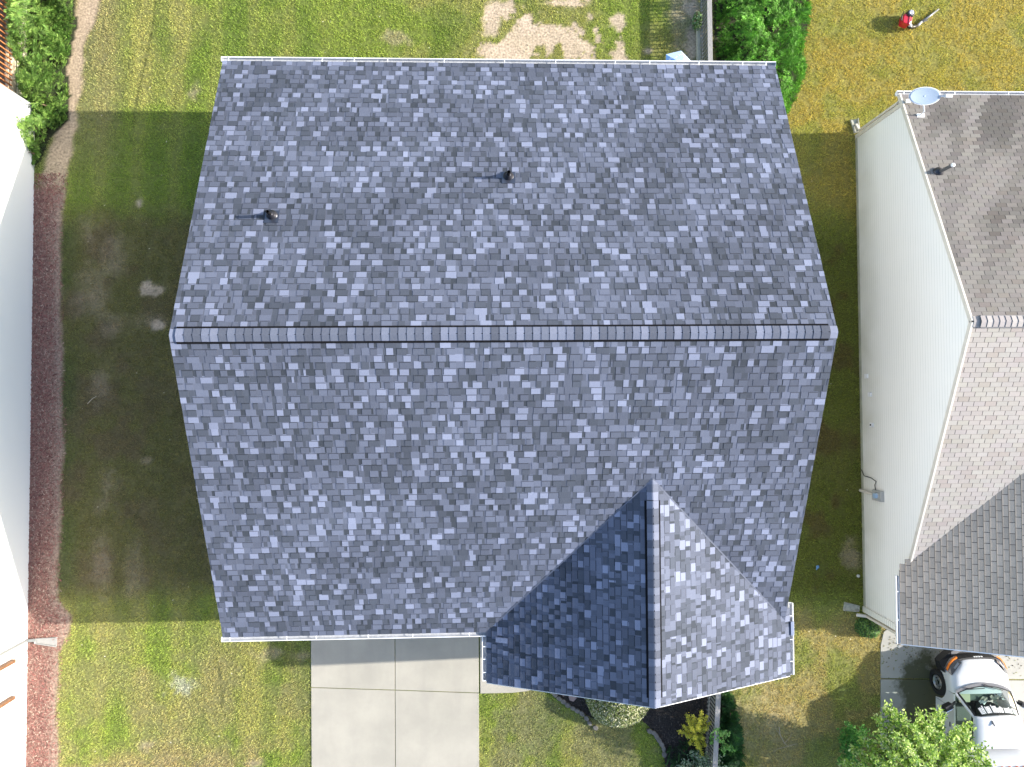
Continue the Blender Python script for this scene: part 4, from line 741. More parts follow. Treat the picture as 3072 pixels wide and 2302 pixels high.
leafy("tree", "young broadleaf tree with light green leaves overhanging the driveway and the white truck", "tree", W2(2738, 2330), TT, 330, .095, [(.2, .34, .04), (.32, .47, .07), (.44, .56, .14), (.5, .58, .24), (.09, .2, .03), (.35, .52, .08)], .105, trunk=.05, tlo=.62)
# ------------------------------------------------------------------ fences
def fence(ra, rb, h, bx_off, label, ph=.125):
    a = np.array([*W2(*ra, h), h]); b = np.array([*W2(*rb, h), h]); r = empty("fence", (float(a[0]), float(a[1]), 0)); tag(r, label, "fence"); L = np.linalg.norm(b-a); d = (b-a)/L
    m = MB(); m.bar(a, b, .15, .035); m.build("top_rail", M_wood_grey, r, bevel=.004)
    m = MB(); m.bar(a+[0, 0, -.06], b+[0, 0, -.06], .035, .08); m.bar(a+[-.03, 0, -h+.17], b+[-.03, 0, -h+.17], .035, .07); m.build("support_rail", M_wood_grey, r)
    for i in range(int(L/ph)):
        p = a+d*(i+.5)*ph; m = MB(); m.box(p[0]-.055, p[1]-.018, .06, p[0]-.019, p[1]+.018, h-.02); m.build("picket", M_wood_grey, r)
    for i in range(int(L/2.4)+1):
        p = a+d*min(L-.06, i*2.4+.3); m = MB(); m.box(p[0]-.02, p[1]-.045, 0, p[0]+.07, p[1]+.045, h-.018); m.build("post", M_wood_grey, r)
fence((2127, -60), (2133, 330), .85, 0, "weathered grey picket fence running from the rear eave beside the bright hedge")
fence((2157, 2035), (2142, 2370), .9, 0, "weathered grey picket fence at the front beside the yellow shrub")
a, b = W2(2093, 85), W2(2095, 240); m = MB(); m.bar((a[0], a[1], .06), (b[0], b[1], .06), .12, .12); o = m.build("landscape_timber", mat("pale_timber", (.5, .46, .34), .8, var=.15), bevel=.006); tag(o, "pale edging timber on the ground beside the rear fence", "timber")
# ------------------------------------------------------------------ parasol under the rear eave
U = empty("parasol", (*W2(2062, 205), 0)); tag(U, "light blue parasol with white butterfly print under the rear gutter", "parasol"); uz = .95
rim = [W2(1998, 164, uz), W2(2043, 153, uz), W2(2084, 196, uz), W2(2090, 255, uz), W2(2040, 275, uz), W2(1996, 225, uz)]; ap = (*W2(2066, 203, 1.2), 1.2)
m = MB(); vs = [(x, y, uz) for x, y in rim]+[ap]; m.add(vs, [(i, (i+1) % 6, 6) for i in range(6)][::-1])
o = m.build("canopy", None, U); mu_ = mat("parasol_blue", (.2, .4, .72), .7); mu2 = mat("parasol_pale", (.4, .52, .74), .7)
o.data.materials.append(mu_); o.data.materials.append(mu2); o.data.polygons.foreach_set("material_index", [1, 1, 0, 0, 1, 0][:len(o.data.polygons)]); sd = o.modifiers.new("s", 'SOLIDIFY'); sd.thickness = .006
for f in o.data.polygons: f.material_index = 1 if (f.center.y > W2(0, 205, uz)[1]+.1 and f.center.x > W2(2020, 0, uz)[0]) else 0
m = MB()
for (px, py) in ((2012, 178), (2008, 186), (2022, 186), (2028, 172), (2040, 165), (2052, 178), (2035, 183), (2060, 190)):
    # printed butterflies: two wing pairs lying on the cloth
    best = None
    for i in range(6):
        A_, B_, C_ = Vector(vs[i]), Vector(vs[(i+1) % 6]), Vector(ap); nn = (B_-A_).cross(C_-A_).normalized(); nn = nn if nn.z > 0 else -nn
        o1 = Vector(CAM); dd = (Vector(Wp(px, py, 0))-o1).normalized(); t_ = (A_-o1).dot(nn)/dd.dot(nn); q = o1+dd*t_
        s1 = [((e2_-e1_).cross(q-e1_)).z for e1_, e2_ in ((A_, B_), (B_, C_), (C_, A_))]
        if all(s > 0 for s in s1) or all(s < 0 for s in s1): best = (q, nn)
    if best:
        q, nn = best; e = nn.orthogonal().normalized(); f2 = nn.cross(e); e = e*math.cos(px)+f2*math.sin(px); f2 = nn.cross(e); q = q+nn*.009
        for s in (1, -1): m.add([q, q+e*.022+f2*.045*s, q+e*.05+f2*.03*s], [(0, 1, 2)]); m.add([q, q-e*.03+f2*.04*s, q-e*.005+f2*.05*s], [(0, 1, 2)])
g_ = m.build("butterfly_print", mat("print_white", (.78, .82, .88), .7), U)
m = MB(); m.tube([(ap[0], ap[1], 0), (ap[0], ap[1], 1.24)], .015, 10); m.build("pole", M_white, U)
# ------------------------------------------------------------------ leaf blower on the golden lawn
c = np.array([*W2(2722, 62, .2), 0]); BL = empty("leaf_blower", tuple(c)); tag(BL, "red and black backpack leaf blower standing on the golden lawn", "leaf blower")
M_red = mat("red_plastic", (.55, .012, .03), .3, spec=.6); M_bp = mat("black_plastic", (.015, .015, .017), .35, spec=.5); M_gp = mat("grey_plastic", (.3, .3, .31), .35)
def BP(px, py, z): return Vector((*W2(px, py, z), z))
m = MB(); a = BP(2708, 68, .22); b = BP(2733, 74, .22); f = BP(2712, 40, .22)
pts = [W2(2713, 41, .35), W2(2737, 50, .35), W2(2735, 66, .35), (W2(2728, 76, .35)), W2(2707, 68, .35), W2(2709, 52, .35)]
m.poly(pts, .1, .38); m.build("engine_cover", M_red, BL, bevel=.03)
m = MB(); m.bar(BP(2730, 50, .39), BP(2727, 74, .39), .03, .03); m.build("cover_rib", mat("pink_gloss", (.7, .1, .14), .15, spec=.8), BL, bevel=.008)
m = MB(); q = BP(2733, 40, .4); q.z = 0; m.lathe(tuple(q), [(.11, .06), (.13, .12), (.13, .36), (.11, .42)], 20); m.build("fuel_tank", M_bp, BL, smooth=False, bevel=.01)
m = MB(); q = BP(2734, 38, .42)
for k in range(7): a_ = k*.9; m.bar(q+Vector((math.cos(a_)*.025, math.sin(a_)*.025, .012)), q+Vector((math.cos(a_)*.08, math.sin(a_)*.08, .02)), .03, .03)
m.lathe((q.x, q.y, q.z-.01), [(.085, 0), (.085, .02), (.04, .04), (.0, .04)], 12); m.build("starter_housing", mat("cast_grey", (.42, .42, .44), .35, .5), BL, bevel=.004)
m = MB(); m.tube([BP(2708, 45, .05), BP(2704, 55, .1), BP(2703, 66, .08), BP(2710, 72, .05)], .012, 8); m.tube([BP(2712, 36, .2), BP(2706, 48, .4), BP(2704, 62, .4)], .02, 8); m.build("back_frame", M_bp, BL)
m = MB(); m.tube([BP(2727, 80, .3), BP(2731, 82, .2), BP(2740, 81, .13), BP(2752, 78, .1)], [.06, .062, .055, .05], 14); m.build("elbow_hose", M_bp, BL, smooth=True)
m = MB(); q = BP(2730, 77, .3); m.lathe((q.x, q.y, q.z-.02), [(.05, 0), (.055, .05), (.03, .08), (0, .085)], 16); m.build("elbow_cap", mat("cap_pale", (.65, .65, .62), .4), BL)
m = MB(); m.tube([BP(2749, 79, .1), BP(2757, 74, .09), BP(2765, 66, .08)], [.045, .042, .036], 14); m.build("tube_coupling", M_gp, BL, smooth=True)
m = MB(); m.tube([BP(2765, 66, .08), BP(2790, 48, .07), BP(2816, 28, .06)], [.036, .034, .026], 14); m.build("blower_tube", mat("tube_grey", (.2, .2, .2), .25, spec=.7), BL, smooth=True)
m = MB(); m.bar(BP(2767, 68, .06), BP(2783, 60, .05), .03, .03); m.build("throttle_handle", M_bp, BL, bevel=.006)
# ------------------------------------------------------------------ splash blocks
def splash(label, x, y, ang_, L, w0, w1, name="splash_block", mat_=None, sides=True):
    m = MB(); c_, s_ = math.cos(ang_), math.sin(ang_); T = lambda a, b, z: (x+a*c_-b*s_, y+a*s_+b*c_, z)
    m.add([T(0, -w0/2, .0), T(L, -w1/2, .0), T(L, w1/2, .0), T(0, w0/2, .0), T(0, -w0/2, .05), T(L, -w1/2, .025), T(L, w1/2, .025), T(0, w0/2, .05)], [(0,3,2,1),(4,5,6,7),(0,1,5,4),(1,2,6,5),(2,3,7,6),(3,0,4,7)])
    for s in (-1, 1): m.bar(T(0, s*w0/2, .055), T(L, s*w1/2, .05), .025, .07)
    m.bar(T(.01, -w0/2, .07), T(.01, w0/2, .07), .02, .06)
    o = m.build(name, mat_ or mat("splash_plastic", (.3, .295, .28), .7, var=.12), bevel=.004); tag(o, label, "splash block"); return o
q0 = W2(108, 1922); q1 = W2(172, 1925); splash("pale flared splash block under the downspout of the white-walled house", q0[0], q0[1], math.atan2(q1[1]-q0[1], q1[0]-q0[0]), math.dist(q0, q1), .13, .27)
q0 = W2(2574, 1825); q1 = W2(2530, 1818); splash("splash block at the front corner of the neighbouring house", q0[0], q0[1], math.atan2(q1[1]-q0[1], q1[0]-q0[0]), math.dist(q0, q1), .17, .25, mat_=mat("splash_tan", (.38, .38, .32), .8, var=.4, vscale=10))
q0 = W2(2569, 400); q1 = W2(2560, 360); splash("splash block at the rear corner of the neighbouring house", q0[0], q0[1], math.atan2(q1[1]-q0[1], q1[0]-q0[0]), math.dist(q0, q1), .17, .24, mat_=bpy.data.materials["splash_tan"])
# ------------------------------------------------------------------ edging stones and flagstones
M_stone = mat("edging_stone", (.16, .15, .135), .9, var=.3, vscale=7, bump=.4); M_flag = mat("pink_flagstone", (.3, .22, .2), .85, var=.15, vscale=5, bump=.2)
ES = [(1652, 2072), (1664, 2083), (1677, 2094), (1690, 2104), (1703, 2114), (1717, 2123), (1731, 2131), (1745, 2139), (1759, 2154), (1768, 2168), (1785, 2182), (1948, 2192), (1960, 2198), (1968, 2208), (1976, 2219), (1984, 2231), (1990, 2246), (1992, 2262)]
for i, (px, py) in enumerate(ES):
    p = W2(px, py); a = ES[min(i+1, len(ES)-1)]; b = ES[max(i-1, 0)]; 
    if i == 10: a = (1800, 2190)
    if i == 11: b = (1936, 2188)
    an = math.atan2(-(a[1]-b[1]), a[0]-b[0]); pts = []
    for k in range(7): t_ = k/7*2*math.pi; r1, r2 = .105*random.uniform(.85, 1.15), .075*random.uniform(.8, 1.15); ex, ey = r1*math.cos(t_), r2*math.sin(t_); pts.append((p[0]+ex*math.cos(an)-ey*math.sin(an), p[1]+ex*math.sin(an)+ey*math.cos(an)))
    m = MB(); m.poly(pts, 0, .08); o = m.build("edging_stone", M_stone, bevel=.02); tag(o, "grey edging stone in the curved row between front lawn and dark planting bed", "stone", "edging stones round the planting bed")
for pts, lab in (([(1704, 2083), (1722, 2080), (1731, 2092), (1720, 2104), (1708, 2100)], "larger pinkish flagstone lying in the dark bed"), ([(1672, 2068), (1690, 2074), (1698, 2084), (1690, 2088), (1678, 2078)], "narrow pale flagstone beside the start of the edging row")):
    m = MB(); m.poly(px_poly(pts), 0, .05); o = m.build("flagstone", M_flag, bevel=.01); tag(o, lab, "flagstone")
# ------------------------------------------------------------------ litter and twigs
def stick(pts, r, label, matx, name="twig", forks=()):
    m = MB(); m.tube([(*W2(a, b), .03) for a, b in pts], [r*(1-.6*i/len(pts)) for i in range(len(pts))], 6)
    for f in forks: m.tube([(*W2(a, b), .035) for a, b in f], [r*.6, r*.4, r*.2][:len(f)], 5)
    o = m.build(name, matx); tag(o, label, "twig")
M_tw = mat("bleached_wood", (.5, .42, .32), .8)
stick([(264, 1212), (278, 1197), (291, 1189)], .012, "pale bent twig on the shaded side lawn", M_tw)
stick([(2336, 2180), (2340, 2205), (2352, 2228), (2362, 2238), (2390, 2230)], .012, "bare forked fallen branch on the dry front lawn", M_tw, "fallen_branch", [((2352, 2228), (2368, 2212), (2374, 2196)), ((2362, 2238), (2330, 2246), (2318, 2256)), ((2340, 2205), (2328, 2188), (2322, 2170))])
p = W2(2451, 1700); m = MB(); m.lathe((p[0], p[1], .0), [(.03, .0), (.05, .05), (.035, .055), (.028, .02), (.0, .02)], 12); m.bar((p[0], p[1], .03), (p[0]-.03, p[1]-.1, .02), .03, .02); o = m.build("sprinkler_head", mat("blue_plastic", (.2, .38, .6), .4)); tag(o, "tiny light blue plastic sprinkler head in the shaded grass between the houses", "sprinkler")
p = W2(2574, 1728); m = MB(); m.lathe((p[0], p[1], .0), [(.05, .0), (.05, .03), (.03, .04), (0, .04)], 12); o = m.build("drain_cap", mat("cap_grey", (.55, .55, .5), .6)); tag(o, "small round pale cap in the grass by the neighbour's wall", "drain cap")
n = 420; x = []; y = []
while len(x) < n:
    px, py = rng.uniform(2640, 3100), rng.uniform(1900, 2120); 
    if rng.random() < math.exp(-abs(py-1935)/45): q = W2(px, py); x.append(q[0]); y.append(q[1])
P_ = np.stack([x, y, np.full(n, .04)], -1); pal = np.array([(.12, .1, .05), (.2, .22, .08), (.08, .07, .04), (.3, .26, .14)]); V, F, C = leaves(P_, rng.normal(size=(n, 3))*.25+np.array([0, 0, 1]), rng.uniform(.03, .08, n), pal[rng.integers(4, size=n)]); o = npmesh("leaf_litter", V, F, M_chip, None, C); tag(o, "dark fallen leaves scattered on the neighbour's driveway by the house", "leaves", kind="stuff")
n = 260; x = rng.uniform(-13, 11.8, n); y = rng.uniform(-12, 12.5, n); k_ = ~blocked(x, y); x, y = x[k_], y[k_]; n = len(x); P_ = np.stack([x, y, np.full(n, .06)], -1); V, F, C = leaves(P_, rng.normal(size=(n, 3))*.25+np.array([0, 0, 1]), rng.uniform(.02, .06, n), np.tile([[.6, .55, .42]], (n, 1))); o = npmesh("fallen_leaves", V, F, M_chip, None, C); tag(o, "pale dry leaves and bits strewn over the lawns", "leaves", kind="stuff")
# ------------------------------------------------------------------ white truck
XC = 15.09; T = empty("truck", (XC, -10, 0)); tag(T, "white box truck with black bumper parked facing the neighbour's house", "truck")
M_pt = mat("white_paint", (.62, .63, .65), .18, spec=.6); M_blk = mat("textured_black", (.02, .02, .022), .5); M_gry = mat("bumper_grey", (.17, .17, .18), .45)
def loft(name, secs, matx, parent, smooth=True, mirror=True, close=True, bevel=0):
    """secs: list of (y, [(dx, z) from bottom outside to top centre])"""
    m = MB(); 
    full = [[(XC-a, y, z) for a, z in p]+[(XC+a, y, z) for a, z in reversed(p) if a > .001] for y, p in secs]; n = len(full[0])
    vs = [q for s in full for q in s]; fs = [(i*n+k, i*n+k+1, (i+1)*n+k+1, (i+1)*n+k) for i in range(len(full)-1) for k in range(n-1)]
    if close: fs.append(tuple(range(n-1, -1, -1)))
    m.add(vs, fs); return m.build(name, matx, parent, smooth=smooth, bevel=bevel)
AY = -9.1
def zb(y): d = abs(y-AY); return .34 if d >= .47 else .40+math.sqrt(.47**2-d*d)
secs = []
for y, w_, ht in [(-8.18, .56, .97), (-8.22, .60, 1.02), (-8.32, .67, 1.06), (-8.45, .76, 1.095), (-8.56, .85, 1.12), (-8.61, .9, 1.13), (-8.66, .92, 1.14), (-8.7, .92, 1.15), (-8.78, .93, 1.17), (-8.88, .935, 1.19), (-8.98, .94, 1.21), (-9.06, .94, 1.22), (-9.14, .94, 1.22)]:
    b_ = zb(y) if y < -8.5 else .55; secs.append((y, [(w_*.99, b_), (w_, max(b_+.01, .7)), (w_, max(b_+.02, .92)), (w_*.965, ht-.1), (w_*.87, ht-.03), (w_*.74, ht), (w_*.4, ht+.025), (0, ht+.03)]))
hood = loft("hood", secs, M_pt, T)
secs = []
for y in (-9.14, -9.2, -9.3, -9.4, -9.5, -9.57, -9.6, -10.0, -10.46): secs.append((y, [(.93, zb(y)), (.94, max(.75, zb(y)+.01)), (.94, .95), (.925, 1.2), (.9, 1.24)]))
m = MB()
for s in (-1, 1):
    n = 5; vs = [(XC+s*a, y, z) for y, p in secs for a, z in p]; m.add(vs, [(i*n+k, i*n+k+1, (i+1)*n+k+1, (i+1)*n+k) for i in range(len(secs)-1) for k in range(n-1)])
m.box(XC-.93, -10.5, .4, XC+.93, -10.46, 1.86); dside = m.build("door_panel", M_pt, T, smooth=False)
m = MB()
for s in (-1, 1): m.box(XC+s*.9405-.002, -9.592, .36, XC+s*.9405+.002, -9.584, 1.2)
for s in (-1, 1): m.box(XC+s*.945-.008, -10.2, 1.02, XC+s*.945+.008, -10.06, 1.05)
m.build("door_seam", M_blk, T)
# roof
def roofsec(y, w_, z): return (y, [(w_+.02, z-.09), (w_, z-.04), (w_*.93, z), (w_*.6, z+.03), (0, z+.045)])
loft("roof", [(-9.56, [(.70, 1.78), (.69, 1.82), (.64, 1.85), (.42, 1.87), (0, 1.875)]), roofsec(-9.62, .71, 1.87), roofsec(-9.8, .725, 1.9), roofsec(-10.1, .73, 1.9), roofsec(-10.38, .73, 1.88), (-10.46, [(.75, 1.74), (.73, 1.79), (.68, 1.82), (.44, 1.85), (0, 1.86)])], M_pt, T)
m = MB()
for k in range(-2, 4): m.bar((XC+.05+k*.21-.1, -9.95, 1.936-.004*k*k), (XC+.05+k*.21-.1, -10.36, 1.918-.004*k*k), .022, .012)
m.build("roof_rib", M_pt, T, bevel=.004)
# windscreen surface
def ws(u, v):     # u -1..1 across, v 0 base..1 top
    hw = .86*(1-v)+.665*v; y0 = -8.9-.2*u*u; y1 = -9.5-.1*u*u; zz = 1.235+(1.865-.05*u*u-1.235)*v+.02*math.sin(math.pi*v); return Vector((XC+u*hw, y0*(1-v)+y1*v, zz))
def wpatch(u0, u1, v0, v1, off, nu=10, nv=5):
    vs = []; 
    for j in range(nv+1):
        for i in range(nu+1):
            q = ws(u0+(u1-u0)*i/nu, v0+(v1-v0)*j/nv); vs.append(q+Vector((0, .65, .75))*off)
    return vs, [(j*(nu+1)+i, j*(nu+1)+i+1, (j+1)*(nu+1)+i+1, (j+1)*(nu+1)+i) for j in range(nv) for i in range(nu)]
gm, t, b = newmat("tinted_windscreen"); o_ = t.nodes["Material Output"]; tr = t.nodes.new("ShaderNodeBsdfTransparent"); tr.inputs[0].default_value = (.72, .84, .8, 1); gl = t.nodes.new("ShaderNodeBsdfGlossy"); gl.inputs["Roughness"].default_value = .02; mxs = t.nodes.new("ShaderNodeMixShader"); fr_ = t.nodes.new("ShaderNodeFresnel"); fr_.inputs[0].default_value = 1.28
t.links.new(fr_.outputs[0], mxs.inputs[0]); t.links.new(tr.outputs[0], mxs.inputs[1]); t.links.new(gl.outputs[0], mxs.inputs[2]); t.links.new(mxs.outputs[0], o_.inputs[0])
m = MB(); m.add(*wpatch(-.94, .94, .02, .97, 0)); wsn = m.build("windscreen", gm, T, smooth=True)
m = MB()
for a in ((-1, -.93, 0, 1), (.93, 1, 0, 1), (-.93, .93, 0, .04), (-.93, .93, .955, 1)): m.add(*wpatch(*a, .006, nu=8 if a[1]-a[0] > 1 else 1))
f_ = m.build("windscreen_seal", M_blk, wsn); f_.matrix_parent_inverse = Matrix()
m = MB(); 
for k in range(31):
    u = -.70+k*.052
    if k in (4, 9, 19, 27): continue
    v0 = .70 if k < 14 else .76; v1 = .93
    v0 -= .05 if k % 7 == 3 else 0
    m.add(*wpatch(u, u+(.034 if k % 3 else .042), v0+random.uniform(-.01, .01), v1, .008, 1, 3))
    if k % 4 == 1: m.add(*wpatch(u, u+.075, v1-.035, v1, .009, 1, 1))
    if k % 5 == 2: m.add(*wpatch(u, u+.07, v0+.07, v0+.1, .009, 1, 1))
dc = m.build("windscreen_lettering", mat("decal_white", (.8, .8, .8), .6), wsn); dc.matrix_parent_inverse = Matrix()
# cowl, wipers
m = MB(); vs = []; 
for i in range(13):
    u = -1+i/6; q = ws(u, 0); vs += [(q.x*1.0, q.y+.10-.03*u*u, 1.262-.03*u*u), (q.x, q.y-.0, 1.25)]
m.add(vs, [(2*i, 2*i+1, 2*i+3, 2*i+2) for i in range(12)]); m.build("cowl", M_gry, T)
m = MB()
for x0_, x1_ in ((-.02, .62), (-.7, -.05)):
    a = ws(x0_, .02)+Vector((0, .02, .035)); b = ws(x1_, .10)+Vector((0, .02, .03)); m.bar(a, b, .018, .015); m.bar(a+Vector((0, .05, 0)), (a+b)/2, .02, .015)
m.build("wiper", M_blk, T)
for s in (-1, 1):                # pillars, side glass, mirrors
    m = MB(); a = ws(s, 0); b = ws(s, 1); m.bar(a+Vector((s*.012, -.02, -.01)), b+Vector((s*.02, -.03, -.03)), .06, .06); m.bar((XC+s*.90, -10.44, 1.2), (XC+s*.735, -10.42, 1.8), .08, .07); m.build("pillar", M_pt, T, bevel=.01)
    m = MB(); m.add([(XC+s*.905, -9.2, 1.24), (XC+s*.905, -10.4, 1.24), (XC+s*.735, -10.4, 1.8), (XC+s*.72, -9.64, 1.8)], [(0, 1, 2, 3)]); m.build("side_window", gm, T)
    m = MB(); m.bar((XC+s*.9, -9.35, 1.27), (XC+s*1.08, -9.47, 1.3), .07, .06); m.bar((XC+s*1.06, -9.42, 1.3), (XC+s*1.32, -9.52, 1.32), .14, .2); mr_ = m.build("side_mirror", M_blk, T, bevel=.02)
    m = MB(); m.bar((XC+s*1.08, -9.52, 1.31), (XC+s*1.3, -9.61, 1.32), .015, .17); g_ = m.build("mirror_glass", mat("mirror", (.55, .62, .72), .05, 1), mr_); g_.matrix_parent_inverse = Matrix()
    for yw in (AY, -12.9):
        cx_ = XC+s*.93 if yw == AY else XC+s*.95; m = MB(); prof = [(.23, -.1), (.33, -.11), (.385, -.09), (.4, -.05), (.4, .05), (.385, .09), (.33, .11), (.23, .1)]
        ry_ = []; 
        for r_, a_ in prof:
            for k in range(32): th = 2*math.pi*k/32; ry_.append((cx_-s*.1+a_*s, yw+r_*math.cos(th), .4+r_*math.sin(th)))
        fs = [(i*32+k, i*32+(k+1) % 32, (i+1)*32+(k+1) % 32, (i+1)*32+k) for i in range(7) for k in range(32)]; m.add(ry_, fs)
        wh = empty("wheel", (cx_, yw, .4)); wh.parent = T; wh.matrix_parent_inverse = Matrix.Translation(-T.location)
        ty = m.build("tyre", mat("tyre_rubber", (.02, .02, .02), .85), None, smooth=True); ty.parent = wh; ty.matrix_parent_inverse = Matrix.Translation(-Vector((cx_, yw, .4)))
        m = MB(); xx = cx_-s*.03
        for r0, r1, x_a, x_b in ((.235, .2, .0, .02), (.2, .17, .02, -.04), (.17, .07, -.04, -.02), (.07, .0, .03, .035)):
            vs = [(xx+s*xa_, yw+rr*math.cos(2*math.pi*k/32), .4+rr*math.sin(2*math.pi*k/32)) for rr, xa_ in ((r0, x_a), (r1, x_b)) for k in range(32)]; m.add(vs, [(k, (k+1) % 32, 32+(k+1) % 32, 32+k) for k in range(32)])
        for k in range(8): th = 2*math.pi*k/8; m.tube([(xx-s*.03, yw+.1*math.cos(th), .4+.1*math.sin(th)), (xx+s*.01, yw+.1*math.cos(th), .4+.1*math.sin(th))], .018, 8)
        rm = m.build("rim", M_steel, None); rm.parent = wh; rm.matrix_parent_inverse = Matrix.Translation(-Vector((cx_, yw, .4)))
        m = MB()
        for k in range(4):
            th = 2*math.pi*(k+.5)/4; m.tube([(xx-s*.025, yw+.135*math.cos(th), .4+.135*math.sin(th)), (xx-s*.015, yw+.135*math.cos(th), .4+.135*math.sin(th))], .028, 10)
        hl_ = m.build("rim_opening", M_blk, None); hl_.parent = wh; hl_.matrix_parent_inverse = Matrix.Translation(-Vector((cx_, yw, .4)))
# front end: grille, lamps, bumper
def frontarc(z, w_, y0, bow, n=16): return [Vector((XC+w_*(-1+2*i/n), y0-bow*abs(-1+2*i/n)**2.6, z)) for i in range(n+1)]
def strip(m, lo, hi, mi=0):
    n = len(lo); m.add(lo+hi, [(i, i+1, n+i+1, n+i) for i in range(n-1)], mi)
m = MB(); strip(m, frontarc(.6, .62, -8.09, .05), frontarc(.99, .62, -8.13, .05)); strip(m, frontarc(.99, .62, -8.13, .05), frontarc(1.0, .62, -8.2, .06)); m.build("grille", M_blk, T)
m = MB(); 
for k, (a, w_) in enumerate(((-.1, .05), (-.03, .05), (.05, .06), (.13, .05))): m.box(XC+a-w_/2, -8.125, .955-.005*k, XC+a+w_/2, -8.1, 1.0)
m.build("grille_badge", mat("badge_white", (.75, .75, .75), .3), T, bevel=.006)
for s in (-1, 1):
    m = MB(); P0 = [(.6, -8.15), (.74, -8.22), (.85, -8.36), (.93, -8.55)]; P1 = [(.56, -8.26), (.66, -8.36), (.77, -8.5), (.88, -8.64)]
    vs = [(XC+s*a, y, z) for (a, y), z in [(p, .78) for p in P0]+[(p, .93) for p in P0]+[(p, 1.075) for p in P1]]; m.add(vs, [(j*4+i, j*4+i+1, (j+1)*4+i+1, (j+1)*4+i) for j in range(2) for i in range(3)]); hl = m.build("headlight", mat("lamp_dark", (.1, .1, .11), .15, spec=.8), T)
    m = MB(); P2 = [(.625, -8.125), (.75, -8.2), (.865, -8.345), (.945, -8.52)]
    vs = [(XC+s*a*1.006, y+.012, z) for (a, y), z in [(p, .9) for p in P2]+[(p, .965) for p in P2]]; m.add(vs, [(i, i+1, 4+i+1, 4+i) for i in range(3)]); vs = [(XC+s*a*1.0, y-.03, .968) for a, y in P2]+[(XC+s*a*1.006, y+.012, .965) for a, y in P2]; m.add(vs, [(i, i+1, 4+i+1, 4+i) for i in range(3)])
    am = m.build("turn_signal", mat("amber_lens", (.85, .22, .02), .25), hl); am.matrix_parent_inverse = Matrix()
    m = MB(); m.add([(XC+s*.66, -8.25, 1.035), (XC+s*.80, -8.42, 1.04), (XC+s*.77, -8.45, 1.075), (XC+s*.63, -8.29, 1.075)], [(0, 1, 2, 3)]); ln = m.build("lens", mat("lens_grey", (.3, .31, .33), .1), hl); ln.matrix_parent_inverse = Matrix()
m = MB(); w_ = 1.0
lo = frontarc(.42, w_, -7.93, .42); hi = frontarc(.66, w_, -7.95, .42); bk = frontarc(.7, w_*.93, -8.12, .4); strip(m, lo, hi); strip(m, hi, bk); strip(m, frontarc(.42, w_*.93, -8.12, .4), lo)
for s in (-1, 1): m.add([(XC+s*w_, -8.36, .42), (XC+s*w_, -8.36, .66), (XC+s*.95, -8.64, .85), (XC+s*.95, -8.64, .45)], [(0, 1, 2, 3)]); m.add([(XC+s*w_, -8.36, .66), (XC+s*.93, -8.5, .78), (XC+s*.95, -8.64, .85)], [(0, 1, 2)]); m.add([(XC+s*w_, -8.36, .66), (XC+s*.62, -8.17, .72), (XC+s*.93, -8.5, .79)], [(0, 1, 2)])
bp = m.build("bumper", M_blk, T, smooth=False)
m = MB(); strip(m, frontarc(.668, .62, -7.965, .1), frontarc(.69, .62, -8.1, .1)); o_ = m.build("bumper_step_pad", M_gry, bp); o_.matrix_parent_inverse = Matrix()
m = MB(); m.bar((XC-.25, -9.66, 1.90), (XC-.22, -9.78, 1.99), .03, .06, h2=.02); m.build("roof_antenna", mat("antenna_grey", (.12, .12, .13), .5), T)
# cab interior
m = MB(); m.box(XC-.86, -9.42, .6, XC+.86, -9.1, 1.12); m.build("dashboard", mat("dash_green_grey", (.09, .115, .1), .7, var=.2), T, bevel=.05)
m = MB()
for a in (-.45, .42): m.box(XC+a-.26, -10.1, .6, XC+a+.26, -9.65, .95); m.box(XC+a-.26, -10.28, .6, XC+a+.26, -10.08, 1.5)
m.build("seat", mat("seat_grey", (.12, .13, .13), .8), T, bevel=.05)
m = MB(); rr = random.Random(4)
for k in range(34):
    a, b = rr.uniform(-.12, .8), rr.uniform(-9.4, -9.02); m.bar((XC+a, b, 1.14+rr.random()*.05), (XC+a+rr.uniform(-.14, .14), b+rr.uniform(-.12, .12), 1.15+rr.random()*.06), rr.uniform(.03, .14), .015, mi=k % 3)
m.build("dashboard_clutter", [mat("paper_white", (.7, .72, .7), .7), mat("cloth_tan", (.45, .42, .34), .9), mat("clutter_dark", (.05, .06, .06), .7)], T)
m = MB(); m.box(XC-.72, -9.42, 1.13, XC-.38, -9.12, 1.17); m.build("folder", mat("folder_tan", (.4, .4, .28), .7), T, bevel=.01)
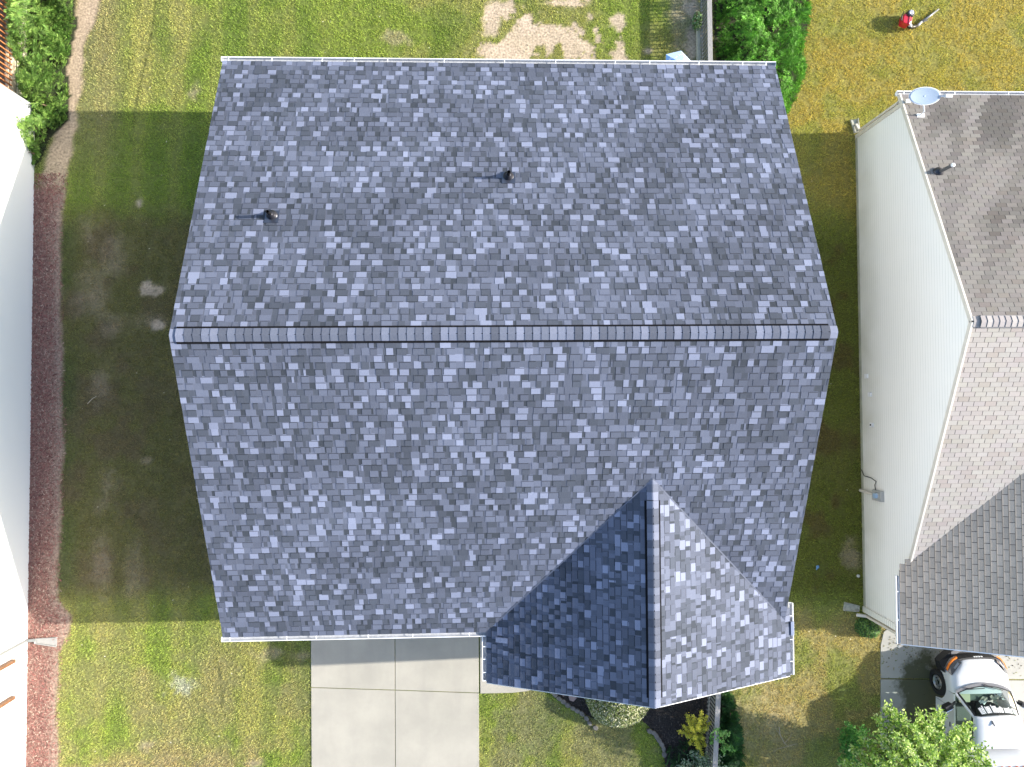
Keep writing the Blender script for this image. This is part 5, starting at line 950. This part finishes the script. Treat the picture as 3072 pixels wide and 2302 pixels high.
# cargo box with its rounded nose
NB_ = [(-10.5, 1.05, 1.45), (-10.62, 1.08, 1.8), (-10.78, 1.11, 2.05), (-10.98, 1.13, 2.22), (-11.2, 1.14, 2.3), (-14.6, 1.14, 2.32)]
loft("cargo_box", [(-10.47, [(.98, .6), (1.0, .8), (.98, 1.0), (.9, 1.1), (.5, 1.12), (0, 1.12)])]+[(y, [(w_, .6), (w_+.01, 1.0 if z > 1.5 else .9), (w_, z-.12), (w_-.08, z-.03), (w_*.5, z), (0, z+.01)]) for y, w_, z in NB_], mat("box_paint", (.5, .51, .52), .4), T, bevel=0)
for k in range(-2, 3):
    m = MB(); m.lathe((XC+.30+k*.22, -10.9, 2.16), [(.035, -.02), (.035, .03), (.02, .045), (0, .048)], 14, sx=1.4); m.build("marker_light", mat("marker_amber", (.7, .2, .08), .3), T)
m = MB(); m.box(XC-.45, -14.5, .42, XC+.45, -8.4, .55); m.build("chassis", M_blk, T)

# ------------------------------------------------------------------ pieces that stand apart become parts of their own
def split(o, newname=None):
    me = o.data; n = len(me.vertices); par = list(range(n))
    def fd(a):
        while par[a] != a: par[a] = par[par[a]]; a = par[a]
        return a
    for p in me.polygons:
        r0 = fd(p.vertices[0])
        for v in p.vertices[1:]: par[fd(v)] = r0
    grp = {}
    for p in me.polygons: grp.setdefault(fd(p.vertices[0]), []).append(p)
    gl_ = list(grp.values())
    if newname: o.name = newname
    if len(gl_) < 2: return
    base_name = o.name.split('.')[0]
    for i, ps in enumerate(gl_):
        ids = sorted({v for p in ps for v in p.vertices}); mp_ = {v: k for k, v in enumerate(ids)}
        nm = bpy.data.meshes.new(base_name); nm.from_pydata([tuple(me.vertices[v].co) for v in ids], [], [tuple(mp_[v] for v in p.vertices) for p in ps]); nm.update()
        for mt in me.materials: nm.materials.append(mt)
        nm.polygons.foreach_set("material_index", [p.material_index for p in ps])
        if i == 0: first = nm; continue
        q = bpy.data.objects.new(base_name, nm); COL.objects.link(q); q.parent = o.parent; q.matrix_parent_inverse = o.matrix_parent_inverse.copy()
        for md_ in o.modifiers:
            if md_.type == 'BEVEL': b_ = q.modifiers.new("bevel", 'BEVEL'); b_.width = md_.width; b_.segments = 2; b_.limit_method = 'ANGLE'
    o.data = first
for o in list(bpy.data.objects):
    k = o.name.split('.')[0]
    if o.type == 'MESH' and k in ("drip_edge", "corner_board", "soffit", "rake_trim", "support_rail", "rail", "seat", "wiper", "door_seam", "valley_flashing", "pillar", "garage_door", "door_panel"): split(o)
    elif o.type == 'MESH' and k == "stem" and o.parent and (o.parent.name.startswith("hedge") or "spreading" in o.parent.get("label", "")): split(o)
    elif o.type == 'MESH' and k == "bolt_heads": split(o, "bolt_head")
